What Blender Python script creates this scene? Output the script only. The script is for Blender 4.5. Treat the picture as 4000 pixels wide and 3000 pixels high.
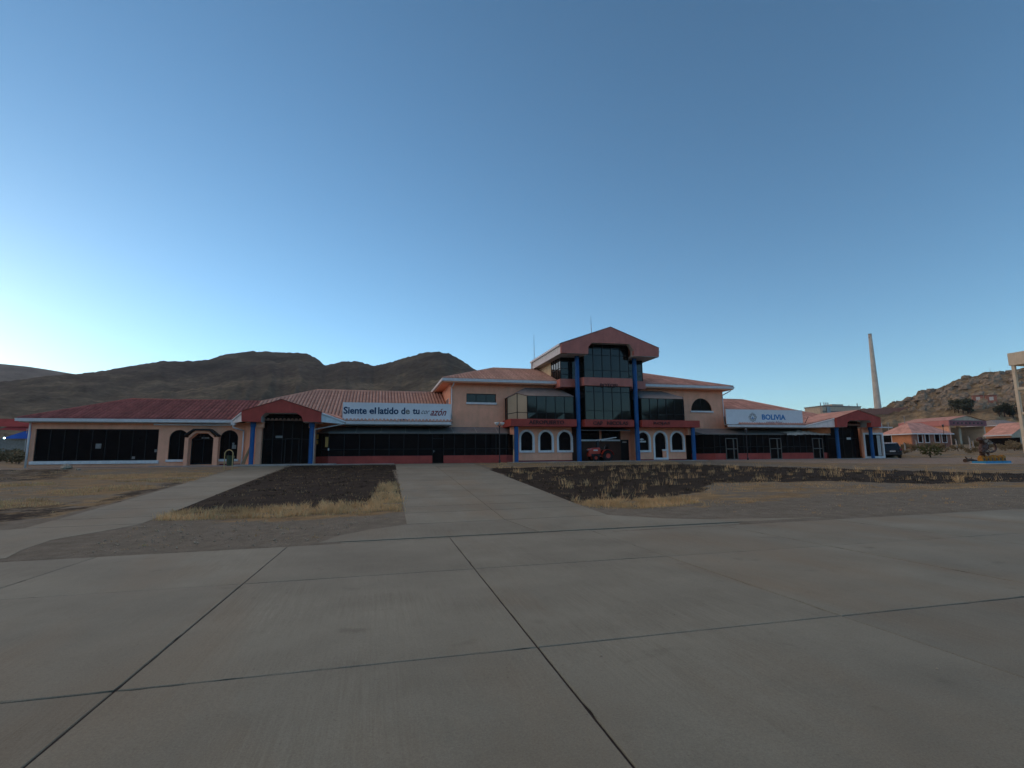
import bpy, bmesh, math, random
import numpy as np
from mathutils import Matrix, Vector, noise
from mathutils.geometry import tessellate_polygon

for o in list(bpy.data.objects): bpy.data.objects.remove(o)
scene = bpy.context.scene
COL = scene.collection
rnd = random.Random(7)

# ------------------------------------------------------------------ camera
FPX, YAW, PITCH, ROLL = 2007.1, math.radians(14.658), math.radians(8.079), math.radians(-0.4909)
EYE = 0.5
cF = Vector((math.sin(YAW)*math.cos(PITCH), math.cos(YAW)*math.cos(PITCH), math.sin(PITCH)))
_r = Vector((math.cos(YAW), -math.sin(YAW), 0)); _u = _r.cross(cF)
cR = _r*math.cos(ROLL)+_u*math.sin(ROLL); cU = -_r*math.sin(ROLL)+_u*math.cos(ROLL)
cam = bpy.data.cameras.new('camera'); camo = bpy.data.objects.new('camera', cam); COL.objects.link(camo)
cam.sensor_width = 36; cam.lens = 36*FPX/4000; cam.clip_start = .05; cam.clip_end = 20000
m = Matrix(((cR.x, cU.x, -cF.x, 0), (cR.y, cU.y, -cF.y, 0), (cR.z, cU.z, -cF.z, EYE), (0, 0, 0, 1)))
camo.matrix_world = m; scene.camera = camo

# ------------------------------------------------------------------ sky, sun, exposure
SUN_AZ, SUN_EL = math.radians(-40), math.radians(6.0)      # azimuth from +Y towards +X
world = bpy.data.worlds.new('World'); scene.world = world; world.use_nodes = True
wn = world.node_tree.nodes; wl = world.node_tree.links
bg = wn['Background']; sky = wn.new('ShaderNodeTexSky'); sky.sky_type = 'NISHITA'
sky.sun_disc = False; sky.sun_elevation = SUN_EL; sky.sun_rotation = SUN_AZ
sky.altitude = 4000; sky.air_density = 1.0; sky.dust_density = 2.3; sky.ozone_density = 1.0
gn = wn.new('ShaderNodeMix'); gn.data_type = 'RGBA'; gn.blend_type = 'MULTIPLY'; gn.inputs['Factor'].default_value = 1; gn.inputs['B'].default_value = (.87, 1.03, 1.04, 1)
hs0 = wn.new('ShaderNodeHueSaturation'); hs0.inputs['Saturation'].default_value = 1.12; wl.new(sky.outputs[0], hs0.inputs['Color']); wl.new(hs0.outputs[0], gn.inputs['A']); wl.new(gn.outputs['Result'], bg.inputs[0]); bg.inputs[1].default_value = 0.134
warm_fill = bpy.data.lights.new('warm_fill', 'SUN'); warm_fill.energy = 1.05; warm_fill.angle = math.radians(179); warm_fill.color = (1, .52, .15)   # added warm fill, spread wide to stand for the sunset glow
warm_fill_ob = bpy.data.objects.new('warm_fill', warm_fill); COL.objects.link(warm_fill_ob)
sd = Vector((math.sin(SUN_AZ)*math.cos(SUN_EL), math.cos(SUN_AZ)*math.cos(SUN_EL), math.sin(SUN_EL)))
warm_fill_ob.rotation_euler = sd.to_track_quat('Z', 'Y').to_euler(); warm_fill_ob.location = (0, 0, 60)
vs = scene.view_settings; vs.view_transform = 'Standard'; vs.look = 'None'; vs.gamma = 1; vs.use_curve_mapping = False
vs.exposure = 1.0

HAZE = 0.00007
# ------------------------------------------------------------------ helpers
def ray(x, y): return cF + cR*((x-2000)/FPX) - cU*((y-1500)/FPX)
def W(x, y, Y):
    d = ray(x, y); d = d*(Y/d.y); return (d.x, d.z+EYE)
def WX(x, Y, y=1700): return W(x, y, Y)[0]
def WZ(x, y, Y): return W(x, y, Y)[1]

def zA(X, Y): return -1.25+.0058*max(-60, min(60, X))-.0075*max(-40, min(20, Y))
def edge(X): return 12.36-.0219*X
def gz(X, Y):
    ed = edge(max(-60, min(60, X)))
    if Y <= ed: z = zA(X, Y)
    else:
        s = min(1, (Y-ed)/(43-ed)); z = zA(X, ed)*(1-s)
    r = math.hypot(X, Y)
    if r > 70 and Y > 0: z += (min(r, 500)-70)*.025*min(1, Y/40)
    return z

def boxes(name, mat, lst, parent):
    for b in lst: MB().box(*b).build(name, mat, parent)
class MB:
    def __init__(s): s.v = []; s.f = []; s.m = []
    def add(s, vs, fs, mi=0):
        b = len(s.v); s.v += [tuple(p) for p in vs]
        for f in fs: s.f.append(tuple(b+i for i in f)); s.m.append(mi)
        return s
    def box(s, x0, x1, y0, y1, z0, z1, mi=0):
        return s.add([(x0,y0,z0),(x1,y0,z0),(x1,y1,z0),(x0,y1,z0),(x0,y0,z1),(x1,y0,z1),(x1,y1,z1),(x0,y1,z1)],
                     [(0,1,5,4),(1,2,6,5),(2,3,7,6),(3,0,4,7),(4,5,6,7),(3,2,1,0)], mi)
    def hexa(s, p, mi=0):
        return s.add(p, [(0,1,5,4),(1,2,6,5),(2,3,7,6),(3,0,4,7),(4,5,6,7),(3,2,1,0)], mi)
    def face(s, pts, mi=0): return s.add(pts, [tuple(range(len(pts)))], mi)
    def plan(s, pts, z0, z1, mi=0):          # vertical prism over a plan polygon
        n = len(pts); v = [(x,y,z0) for x,y in pts]+[(x,y,z1) for x,y in pts]
        f = [(i,(i+1)%n,n+(i+1)%n,n+i) for i in range(n)]+[tuple(range(n,2*n)),tuple(range(n-1,-1,-1))]
        return s.add(v, f, mi)
    def front(s, pts, y0, y1, mi=0):         # prism of an (x,z) polygon along Y, tessellated (concave allowed)
        return s.holes(pts, [], y0, y1, mi)
    def holes(s, outer, holes, y0, y1, mi=0):
        polys = [outer]+holes; flat = [p for q in polys for p in q]
        tr = tessellate_polygon([[Vector((x,z,0)) for x,z in q] for q in polys]); n = len(flat)
        f = [tuple(t) for t in tr]+[tuple(n+i for i in t) for t in tr]
        b = 0
        for q in polys:
            k = len(q)
            for i in range(k): f.append((b+i, b+(i+1)%k, n+b+(i+1)%k, n+b+i))
            b += k
        return s.add([(x,y0,z) for x,z in flat]+[(x,y1,z) for x,z in flat], f, mi)
    def ring(s, a, b, y0, y1, mi=0):         # frame between two (x,z) outlines of equal length
        n = len(a); v = [(x,y0,z) for x,z in a]+[(x,y0,z) for x,z in b]+[(x,y1,z) for x,z in a]+[(x,y1,z) for x,z in b]
        f = []
        for i in range(n):
            j = (i+1) % n; f += [(i,j,n+j,n+i),(2*n+i,2*n+j,3*n+j,3*n+i),(i,j,2*n+j,2*n+i),(n+i,n+j,3*n+j,3*n+i)]
        return s.add(v, f, mi)
    def tube(s, p0, p1, r0, r1=None, n=10, mi=0):
        r1 = r0 if r1 is None else r1; p0 = Vector(p0); p1 = Vector(p1); d = (p1-p0).normalized()
        a = d.orthogonal().normalized(); b = d.cross(a); v = []
        for p, r in ((p0, r0), (p1, r1)):
            for i in range(n):
                t = 2*math.pi*i/n; v.append(p+a*(r*math.cos(t))+b*(r*math.sin(t)))
        f = [(i,(i+1)%n,n+(i+1)%n,n+i) for i in range(n)]+[tuple(range(n-1,-1,-1)),tuple(range(n,2*n))]
        return s.add(v, f, mi)
    def path(s, pts, r, n=8, mi=0):
        for i in range(len(pts)-1):
            ra = r[i] if isinstance(r, (list, tuple)) else r; rb = r[i+1] if isinstance(r, (list, tuple)) else r
            s.tube(pts[i], pts[i+1], ra, rb, n, mi)
        return s
    def lathe(s, prof, c, n=16, axis='Z', mi=0):
        v = []
        for r, h in prof:
            for i in range(n):
                t = 2*math.pi*i/n; a, b = r*math.cos(t), r*math.sin(t)
                v.append((c[0]+a, c[1]+b, c[2]+h) if axis == 'Z' else ((c[0]+a, c[1]+h, c[2]+b) if axis == 'Y' else (c[0]+h, c[1]+a, c[2]+b)))
        f = [(k*n+i, k*n+(i+1)%n, (k+1)*n+(i+1)%n, (k+1)*n+i) for k in range(len(prof)-1) for i in range(n)]
        f += [tuple(range(n-1,-1,-1)), tuple(range((len(prof)-1)*n, len(prof)*n))]
        return s.add(v, f, mi)
    def build(s, name, mat, parent=None, smooth=False, bevel=0):
        me = bpy.data.meshes.new(name); me.from_pydata(s.v, [], s.f)
        mats = mat if isinstance(mat, (list, tuple)) else [mat]
        for mm in mats: me.materials.append(mm)
        if len(mats) > 1: me.polygons.foreach_set('material_index', s.m)
        bm = bmesh.new(); bm.from_mesh(me); bmesh.ops.recalc_face_normals(bm, faces=bm.faces)
        if bevel: bmesh.ops.bevel(bm, geom=list(bm.edges), offset=bevel, segments=1, affect='EDGES', clamp_overlap=True)
        bm.to_mesh(me); bm.free()
        if smooth:
            me.polygons.foreach_set('use_smooth', [True]*len(me.polygons)); 
        me.update(); return obj(name, me, parent)
def obj(name, me, parent=None):
    o = bpy.data.objects.new(name, me); COL.objects.link(o)
    if parent: o.parent = parent
    return o
def tag(o, label=None, cat=None, group=None, kind=None):
    if label: o['label'] = label
    if cat: o['category'] = cat
    if group: o['group'] = group
    if kind: o['kind'] = kind
    return o
def empty(name, loc, label, cat, group=None, rz=0):
    o = bpy.data.objects.new(name, None); COL.objects.link(o); o.location = loc; o.rotation_euler.z = rz; o.empty_display_size = .2
    return tag(o, label, cat, group)
def copy_tree(o, parent=None):
    c = o.copy(); COL.objects.link(c); c.parent = parent
    for ch in [q for q in o.children]: copy_tree(ch, c)
    return c

# ------------------------------------------------------------------ materials
def M(name, col, rough=.85, var=.18, scale=2.0, bump=0, bscale=30, spec=.3, metal=0, rand=0, col2=None, ior=None, bdist=.02, stretch=(1,1,1), emit=0, streak=0):
    mt = bpy.data.materials.new(name); mt.use_nodes = True; nt = mt.node_tree; N = nt.nodes; L = nt.links
    b = N['Principled BSDF']; b.inputs['Roughness'].default_value = rough; b.inputs['Metallic'].default_value = metal
    b.inputs['Specular IOR Level'].default_value = spec
    if ior: b.inputs['IOR'].default_value = ior; b.inputs['Specular IOR Level'].default_value = .5
    if emit: b.inputs['Emission Color'].default_value = (*col, 1); b.inputs['Emission Strength'].default_value = emit
    geo = N.new('ShaderNodeNewGeometry'); mp = N.new('ShaderNodeMapping'); mp.inputs['Scale'].default_value = stretch
    L.new(geo.outputs['Position'], mp.inputs[0])
    nz = N.new('ShaderNodeTexNoise'); nz.inputs['Scale'].default_value = scale; nz.inputs['Detail'].default_value = 6; nz.inputs['Roughness'].default_value = .65
    L.new(mp.outputs[0], nz.inputs['Vector'])
    rp = N.new('ShaderNodeValToRGB'); c2 = col2 or col
    rp.color_ramp.elements[0].position = .3; rp.color_ramp.elements[1].position = .7
    rp.color_ramp.elements[0].color = (*[c*(1-var) for c in col], 1); rp.color_ramp.elements[1].color = (*[min(1, c*(1+var)) for c in c2], 1)
    L.new(nz.outputs['Fac'], rp.inputs[0]); out = rp.outputs[0]
    if rand:
        oi = N.new('ShaderNodeObjectInfo'); hs = N.new('ShaderNodeHueSaturation'); mr = N.new('ShaderNodeMapRange')
        mr.inputs['To Min'].default_value = 1-rand; mr.inputs['To Max'].default_value = 1+rand
        L.new(oi.outputs['Random'], mr.inputs[0]); L.new(mr.outputs[0], hs.inputs['Value']); L.new(out, hs.inputs['Color']); out = hs.outputs[0]
    if streak:
        m3 = N.new('ShaderNodeMapping'); m3.inputs['Scale'].default_value = (1,1,.10); L.new(geo.outputs['Position'], m3.inputs[0])
        n3 = N.new('ShaderNodeTexNoise'); n3.inputs['Scale'].default_value = 3.2; n3.inputs['Detail'].default_value = 7; n3.inputs['Roughness'].default_value = .7; L.new(m3.outputs[0], n3.inputs['Vector'])
        r3 = N.new('ShaderNodeValToRGB'); r3.color_ramp.elements[0].position = .30; r3.color_ramp.elements[0].color = (1-streak,1-streak*.98,1-streak*.94,1); r3.color_ramp.elements[1].position = .56; r3.color_ramp.elements[1].color = (1,1,1,1); L.new(n3.outputs['Fac'], r3.inputs[0])
        x3 = N.new('ShaderNodeMix'); x3.data_type = 'RGBA'; x3.blend_type = 'MULTIPLY'; x3.inputs['Factor'].default_value = 1; L.new(out, x3.inputs['A']); L.new(r3.outputs[0], x3.inputs['B']); out = x3.outputs['Result']
    L.new(out, b.inputs['Base Color'])
    if bump:
        n2 = N.new('ShaderNodeTexNoise'); n2.inputs['Scale'].default_value = bscale; n2.inputs['Detail'].default_value = 4
        L.new(mp.outputs[0], n2.inputs['Vector'])
        bp = N.new('ShaderNodeBump'); bp.inputs['Strength'].default_value = bump; bp.inputs['Distance'].default_value = bdist
        L.new(n2.outputs['Fac'], bp.inputs['Height']); L.new(bp.outputs[0], b.inputs['Normal'])
    return mt
PEACH = M('peach_plaster', (.90,.445,.28), .9, .10, 1.2, .5, 25, streak=.09)
PEACHD = M('shaded_brown_plaster', (.10,.05,.035), .9, .12, 1.2, .4, 25)  # shade of the recess and closed interiors is put into this brown
PEACHL = M('lit_peach_plaster', (.72,.58,.36), .9, .10, 1.2, .4, 25)  # peach wall turned yellower, carrying the light on it in the colour
ORANGE = M('orange_plaster', (.62,.26,.12), .9, .16, .8, .4, 12)
BRICKW = M('brown_brick', (.36,.17,.12), .9, .2, 2, .4, 12)
RED = M('red_paint', (.41,.075,.056), .75, .16, 1.5, .4, 25, streak=.12)
REDD = M('dark_red_paint', (.20,.03,.035), .75, .15, 2, .3, 25)
MAROON = M('maroon_paint', (.52,.19,.15), .75, .14, 1.5, .4, 25, streak=.12)
WHITE = M('white_paint', (.78,.78,.76), .6, .08, 3, .1, 20, streak=.18)
SOFFIT = M('soffit_grey', (.50,.49,.46), .8, .10, 3)
GUTTER = M('white_metal_gutter', (.74,.75,.75), .45, .10, 2, .05, 10, .5)
BLUE = M('blue_paint', (.003,.090,.28), .55, .15, 3, .1, 30, .4, streak=.12)
GLASS = M('dark_tinted_glass', (.006,.006,.007), .06, .1, 2, spec=.25)
GLASSR = M('reflective_tinted_glass', (.010,.012,.011), .05, .1, .8, ior=1.38)
SKYPANE = M('cream_sky_reflection_glass', (.36,.32,.22), .22, .08, 1.0, spec=.5)  # bright sky reflected in the bay panes, painted as a cream colour
FRAME = M('dark_aluminium', (.016,.016,.016), .5, .2, 4, spec=.25)
FRAMEL = M('bronze_aluminium', (.12,.11,.095), .45, .2, 4, spec=.4)
AWN = M('grey_polycarbonate', (.20,.20,.19), .45, .25, 1.6, .1, 14, .4)
TILEA = M('dark_red_tile', (.27,.095,.085), .75, .3, 1.5, .5, 18, .3, rand=.16)
TILEB = M('terracotta_tile', (.52,.325,.25), .8, .20, 1.2, .4, 18, .3, rand=.09)
UNDER = M('tile_shadow_pan', (.30,.17,.135), .9, .25, 2)
TILEC = M('pink_terracotta_tile', (.52,.295,.235), .8, .28, .8, .5, 18, .3, rand=.14)
SIGNW = M('sign_white', (.74,.77,.79), .5, .05, 1.5, .03, 6, .4)
NAVY = M('navy_letter', (.010,.045,.11), .6, .1)
GREYL = M('faded_letter', (.22,.22,.20), .6, .1)
BLACKL = M('black_letter', (.03,.025,.03), .6, .1)
BROWNL = M('maroon_letter', (.22,.02,.03), .6, .1)
SKYBL = M('blue_letter', (.02,.19,.48), .5, .1)
LETTER = M('dark_fascia_letter', (.055,.022,.022), .6, .2, 6)
CONC = M('pale_concrete', (.37,.35,.32), .9, .2, 2, .5, 22)
CONCD = M('raw_concrete', (.25,.24,.22), .9, .25, 3, .5, 22)
BEIGE = M('beige_render', (.62,.52,.38), .9, .12, 1.2, .3, 12, streak=.16)
PALE = M('pale_cream_render', (.74,.64,.47), .9, .12, 1.2, .3, 12, streak=.14)
CHIM = M('pale_chimney_concrete', (.68,.63,.53), .9, .18, .25, .3, 3, streak=.2)
TAR = M('joint_sealant', (.014,.014,.015), .8, .3, 10)
METAL = M('galvanised_steel', (.33,.33,.33), .4, .2, 6, metal=.7)
DARKM = M('dark_steel', (.03,.03,.032), .5, .2, 8, spec=.4)
WOOD = M('weathered_wood', (.30,.22,.13), .85, .3, 8, .5, 40, stretch=(1,1,.2))
YELP = M('yellow_curtain', (.70,.47,.16), .8, .15, 5)
PAPER = M('white_paper', (.62,.62,.58), .8, .08, 12)
BINP = M('bin_yellow_paint', (.50,.37,.17), .6, .2, 10)
BING = M('bin_green', (.035,.06,.035), .6, .3, 10)
TRED = M('tractor_red', (.42,.04,.014), .4, .12, 6, spec=.5)
RUB = M('tyre_rubber', (.016,.016,.016), .85, .3, 20, .5, 60)
CARP = M('car_dark_paint', (.012,.014,.018), .22, .1, 3, spec=.6)
CARG = M('car_glass', (.01,.012,.014), .04, .05, 2, spec=.6)
LAMPG = M('lamp_glass', (.75,.74,.70), .35, .08, 8, spec=.5)
PINK = M('pink_fascia', (.60,.25,.22), .85, .12, .5)
PURP = M('dusty_purple_fascia', (.27,.12,.13), .85, .2, .6)
TARP = M('torn_tarp', (.45,.43,.37), .8, .35, 4, .5, 12)
TREDC = M('red_canopy', (.30,.05,.05), .8, .2, .6)
TBLUE = M('blue_tarp', (.02,.10,.42), .7, .15, .6)
LEAF = M('dark_foliage', (.035,.05,.028), .85, .45, .9)
BUSHM = M('dry_shrub', (.16,.13,.07), .9, .45, 1.5)
BUSHG = M('green_shrub', (.06,.075,.025), .9, .45, 1.5)
BARK = M('bark', (.10,.07,.05), .9, .3, 6, .5, 30)
DRY = M('dry_grass', (.60,.42,.20), .9, .40, .7, col2=(.66,.47,.24))
TAN = M('straw_grass', (.48,.33,.165), .9, .40, .8, col2=(.58,.42,.21))
BURNT = M('burnt_grass', (.022,.019,.014), .95, .5, 3, col2=(.05,.042,.028))
STONE = M('pebble', (.33,.31,.24), .9, .4, 9)

# concrete paving: mottled, brushed, stained
def concrete(name, base, streak_rot=0.0, rand=.06):
    mt = bpy.data.materials.new(name); mt.use_nodes = True; nt = mt.node_tree; N = nt.nodes; L = nt.links
    b = N['Principled BSDF']; b.inputs['Roughness'].default_value = .82; b.inputs['Specular IOR Level'].default_value = .35
    geo = N.new('ShaderNodeNewGeometry')
    def nz(scale, detail, st=(1,1,1), rot=0, rough=.6):
        mp = N.new('ShaderNodeMapping'); mp.inputs['Scale'].default_value = st; mp.inputs['Rotation'].default_value = (0,0,rot)
        L.new(geo.outputs['Position'], mp.inputs[0]); n = N.new('ShaderNodeTexNoise')
        n.inputs['Scale'].default_value = scale; n.inputs['Detail'].default_value = detail; n.inputs['Roughness'].default_value = rough
        L.new(mp.outputs[0], n.inputs['Vector']); return n.outputs['Fac']
    def ramp(fac, p0, c0, p1, c1):
        r = N.new('ShaderNodeValToRGB'); e = r.color_ramp.elements; e[0].position = p0; e[0].color = (*c0, 1); e[1].position = p1; e[1].color = (*c1, 1)
        L.new(fac, r.inputs[0]); return r.outputs[0]
    def mix(kind, a, bb, fac):
        x = N.new('ShaderNodeMix'); x.data_type = 'RGBA'; x.blend_type = kind
        if isinstance(fac, float): x.inputs['Factor'].default_value = fac
        else: L.new(fac, x.inputs['Factor'])
        L.new(a, x.inputs['A']); L.new(bb, x.inputs['B']); return x.outputs['Result']
    c = ramp(nz(.55, 6), .3, [v*.80 for v in base], .72, [v*1.16 for v in base])
    st = ramp(nz(.35, 6, (1,.35,1), streak_rot), .47, (0,0,0), .68, (1,1,1))
    brown = N.new('ShaderNodeRGB'); brown.outputs[0].default_value = (base[0]*1.0, base[1]*.86, base[2]*.76, 1)
    c = mix('MIX', c, brown.outputs[0], st)
    sp = ramp(nz(60, 3, rough=.8), .25, (.70,.70,.70), .62, (1.06,1.06,1.06)); c = mix('MULTIPLY', c, sp, .8)
    sp3 = ramp(nz(210, 2, rough=.7), .3, (.78,.78,.78), .68, (1.15,1.15,1.15)); c = mix('MULTIPLY', c, sp3, .75)
    sp2 = ramp(nz(19, 3), .67, (1,1,1), .73, (.5,.48,.46)); c = mix('MULTIPLY', c, sp2, .4)
    oil = ramp(nz(1.7, 3, rough=.5), .66, (1,1,1), .78, (.62,.61,.60)); c = mix('MULTIPLY', c, oil, .7)
    bro = nz(8, 5, (5.5,.16,1), streak_rot, .75)
    c = mix('MULTIPLY', c, ramp(bro, .35, (.84,.82,.80), .65, (1.05,1.05,1.05)), ramp(nz(.5, 3), .42, (.15,.15,.15), .62, (1,1,1)))
    oi = N.new('ShaderNodeObjectInfo'); hs = N.new('ShaderNodeHueSaturation'); mr = N.new('ShaderNodeMapRange')
    mr.inputs['To Min'].default_value = 1-rand; mr.inputs['To Max'].default_value = 1+rand
    L.new(oi.outputs['Random'], mr.inputs[0]); L.new(mr.outputs[0], hs.inputs['Value']); L.new(c, hs.inputs['Color'])
    L.new(hs.outputs[0], b.inputs['Base Color'])
    bp = N.new('ShaderNodeBump'); bp.inputs['Strength'].default_value = .5; bp.inputs['Distance'].default_value = .004
    L.new(bro, bp.inputs['Height']); bp2 = N.new('ShaderNodeBump'); bp2.inputs['Strength'].default_value = .45; bp2.inputs['Distance'].default_value = .004
    L.new(nz(90, 4), bp2.inputs['Height']); L.new(bp.outputs[0], bp2.inputs['Normal']); L.new(bp2.outputs[0], b.inputs['Normal'])
    return mt
SLAB = concrete('apron_concrete', (.202,.226,.182), .05, .10)
WALK = concrete('walkway_concrete', (.202,.226,.182), .0, .07)

# ground: colour attribute 'zone' (r burnt, g dry grass litter, b pale gravel) over dirt
def ground_mat():
    mt = bpy.data.materials.new('ground_dirt'); mt.use_nodes = True; nt = mt.node_tree; N = nt.nodes; L = nt.links
    b = N['Principled BSDF']; b.inputs['Roughness'].default_value = .95; b.inputs['Specular IOR Level'].default_value = .15
    geo = N.new('ShaderNodeNewGeometry'); at = N.new('ShaderNodeAttribute'); at.attribute_name = 'zone'
    sep = N.new('ShaderNodeSeparateColor'); L.new(at.outputs['Color'], sep.inputs[0])
    def nz(s, d, st=(1,1,1), r=.65):
        mp = N.new('ShaderNodeMapping'); mp.inputs['Scale'].default_value = st; L.new(geo.outputs['Position'], mp.inputs[0])
        n = N.new('ShaderNodeTexNoise'); n.inputs['Scale'].default_value = s; n.inputs['Detail'].default_value = d; n.inputs['Roughness'].default_value = r
        L.new(mp.outputs[0], n.inputs['Vector']); return n.outputs['Fac']
    def ramp(f, *st):
        r = N.new('ShaderNodeValToRGB'); e = r.color_ramp.elements
        while len(e) < len(st): e.new(.5)
        for i, (p, c) in enumerate(st): e[i].position = p; e[i].color = (*c, 1)
        L.new(f, r.inputs[0]); return r.outputs[0]
    def mix(a, bb, f, kind='MIX'):
        x = N.new('ShaderNodeMix'); x.data_type = 'RGBA'; x.blend_type = kind
        if isinstance(f, float): x.inputs['Factor'].default_value = f
        else: L.new(f, x.inputs['Factor'])
        L.new(a, x.inputs['A']); L.new(bb, x.inputs['B']); return x.outputs['Result']
    def fuzzy(ch, n, amt, lo, hi):
        a = N.new('ShaderNodeMath'); a.operation = 'SUBTRACT'; L.new(n, a.inputs[0]); a.inputs[1].default_value = .5
        m2 = N.new('ShaderNodeMath'); m2.operation = 'MULTIPLY_ADD'; L.new(a.outputs[0], m2.inputs[0]); m2.inputs[1].default_value = amt; L.new(ch, m2.inputs[2])
        mr = N.new('ShaderNodeMapRange'); mr.inputs['From Min'].default_value = lo; mr.inputs['From Max'].default_value = hi; L.new(m2.outputs[0], mr.inputs[0]); return mr.outputs[0]
    fine = nz(45, 4, r=.8); mid = nz(2.2, 6, r=.75); big = nz(.22, 5); mid2 = nz(1.3, 8, (1,1,1), .8); big2 = nz(.6, 8, (.6,1.4,1), .78); lay = nz(1.6, 8, (.6,1.2,1), .8)
    dirt = ramp(mid, (.3, (.13,.13,.10)), (.55, (.185,.185,.148)), (.75, (.245,.24,.19)))
    dirt = mix(dirt, ramp(fine, (.3, (.5,.5,.5)), (.5, (.95,.95,.95)), (.7, (1.4,1.38,1.35))), .8, 'MULTIPLY')
    straw = ramp(lay, (.30, (.12,.10,.07)), (.5, (.25,.195,.105)), (.72, (.44,.34,.17)))
    straw = mix(straw, ramp(fine, (.3, (.55,.55,.5)), (.7, (1.25,1.25,1.2))), .7, 'MULTIPLY')
    c = mix(dirt, straw, fuzzy(sep.outputs[1], big2, 2.6, .38, .62))
    grav = ramp(fine, (.25, (.16,.14,.12)), (.5, (.28,.25,.21)), (.75, (.44,.40,.34)))
    c = mix(c, grav, fuzzy(sep.outputs[2], mid, .8, .35, .65))
    burn = ramp(lay, (.28, (.010,.009,.008)), (.52, (.022,.020,.015)), (.63, (.05,.044,.03)), (.80, (.11,.09,.052)))
    c = mix(c, burn, fuzzy(sep.outputs[0], mid2, 1.5, .30, .52))
    L.new(c, b.inputs['Base Color'])
    bp = N.new('ShaderNodeBump'); bp.inputs['Strength'].default_value = .9; bp.inputs['Distance'].default_value = .06; L.new(lay, bp.inputs['Height'])
    bp2 = N.new('ShaderNodeBump'); bp2.inputs['Strength'].default_value = .8; bp2.inputs['Distance'].default_value = .012; L.new(fine, bp2.inputs['Height']); L.new(bp.outputs[0], bp2.inputs['Normal'])
    L.new(bp2.outputs[0], b.inputs['Normal']); return mt
GROUND = ground_mat()
def hill_mat(name, c0, c1, c2, s1=.006, s2=.05, stretch=(1,1,3), relief=1.0, top=None):
    mt = bpy.data.materials.new(name); mt.use_nodes = True; nt = mt.node_tree; N = nt.nodes; L = nt.links
    b = N['Principled BSDF']; b.inputs['Roughness'].default_value = 1; b.inputs['Specular IOR Level'].default_value = .05
    geo = N.new('ShaderNodeNewGeometry'); mp = N.new('ShaderNodeMapping'); mp.inputs['Scale'].default_value = stretch; L.new(geo.outputs['Position'], mp.inputs[0])
    def nz(s, d, r=.65, raw=False):
        n = N.new('ShaderNodeTexNoise'); n.inputs['Scale'].default_value = s; n.inputs['Detail'].default_value = d; n.inputs['Roughness'].default_value = r
        L.new(geo.outputs['Position'] if raw else mp.outputs[0], n.inputs['Vector']); return n.outputs['Fac']
    r = N.new('ShaderNodeValToRGB'); e = r.color_ramp.elements; e.new(.5)
    for i, (p, c) in enumerate(((.34, c0), (.5, c1), (.66, c2))): e[i].position = p; e[i].color = (*c, 1)
    L.new(nz(s1, 10, .72), r.inputs[0])
    r2 = N.new('ShaderNodeValToRGB'); r2.color_ramp.elements[0].position = .32; r2.color_ramp.elements[0].color = (.45,.45,.45,1); r2.color_ramp.elements[1].position = .68; r2.color_ramp.elements[1].color = (1.45,1.42,1.35,1)
    f2 = nz(s2, 7, .75); L.new(f2, r2.inputs[0])
    x = N.new('ShaderNodeMix'); x.data_type = 'RGBA'; x.blend_type = 'MULTIPLY'; x.inputs['Factor'].default_value = .8
    L.new(r.outputs[0], x.inputs['A']); L.new(r2.outputs[0], x.inputs['B'])
    res = x.outputs['Result']
    if top:                                    # bare dark rock on the upper slopes, broken up by noise
        sp_ = N.new('ShaderNodeSeparateXYZ'); L.new(geo.outputs['Position'], sp_.inputs[0])
        ad = N.new('ShaderNodeMath'); ad.operation = 'MULTIPLY_ADD'; ad.inputs[1].default_value = top[1]-top[0]; L.new(nz(s1*1.5, 6), ad.inputs[0]); L.new(sp_.outputs['Z'], ad.inputs[2])
        mr = N.new('ShaderNodeMapRange'); mr.inputs['From Min'].default_value = top[0]+(top[1]-top[0])*.5; mr.inputs['From Max'].default_value = top[1]+(top[1]-top[0])*.5; L.new(ad.outputs[0], mr.inputs[0])
        x2 = N.new('ShaderNodeMix'); x2.data_type = 'RGBA'; x2.blend_type = 'MULTIPLY'; L.new(mr.outputs[0], x2.inputs['Factor']); L.new(res, x2.inputs['A']); x2.inputs['B'].default_value = (.50,.52,.60,1); res = x2.outputs['Result']
    L.new(res, b.inputs['Base Color'])
    bp = N.new('ShaderNodeBump'); bp.inputs['Strength'].default_value = relief; bp.inputs['Distance'].default_value = .25/s2; L.new(f2, bp.inputs['Height']); L.new(bp.outputs[0], b.inputs['Normal'])
    return mt
HILLM = hill_mat('dry_hillside', (.062,.066,.052), (.115,.115,.088), (.24,.225,.15), .010, .09, (1,1,2.6), top=(50,150))
HILLF = hill_mat('far_hillside', (.08,.085,.08), (.12,.125,.11), (.16,.16,.13), .003, .012)
HILLR = hill_mat('rocky_hillside', (.12,.10,.065), (.24,.20,.125), (.42,.36,.23), .02, .10, (1,1,2.4))

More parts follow.
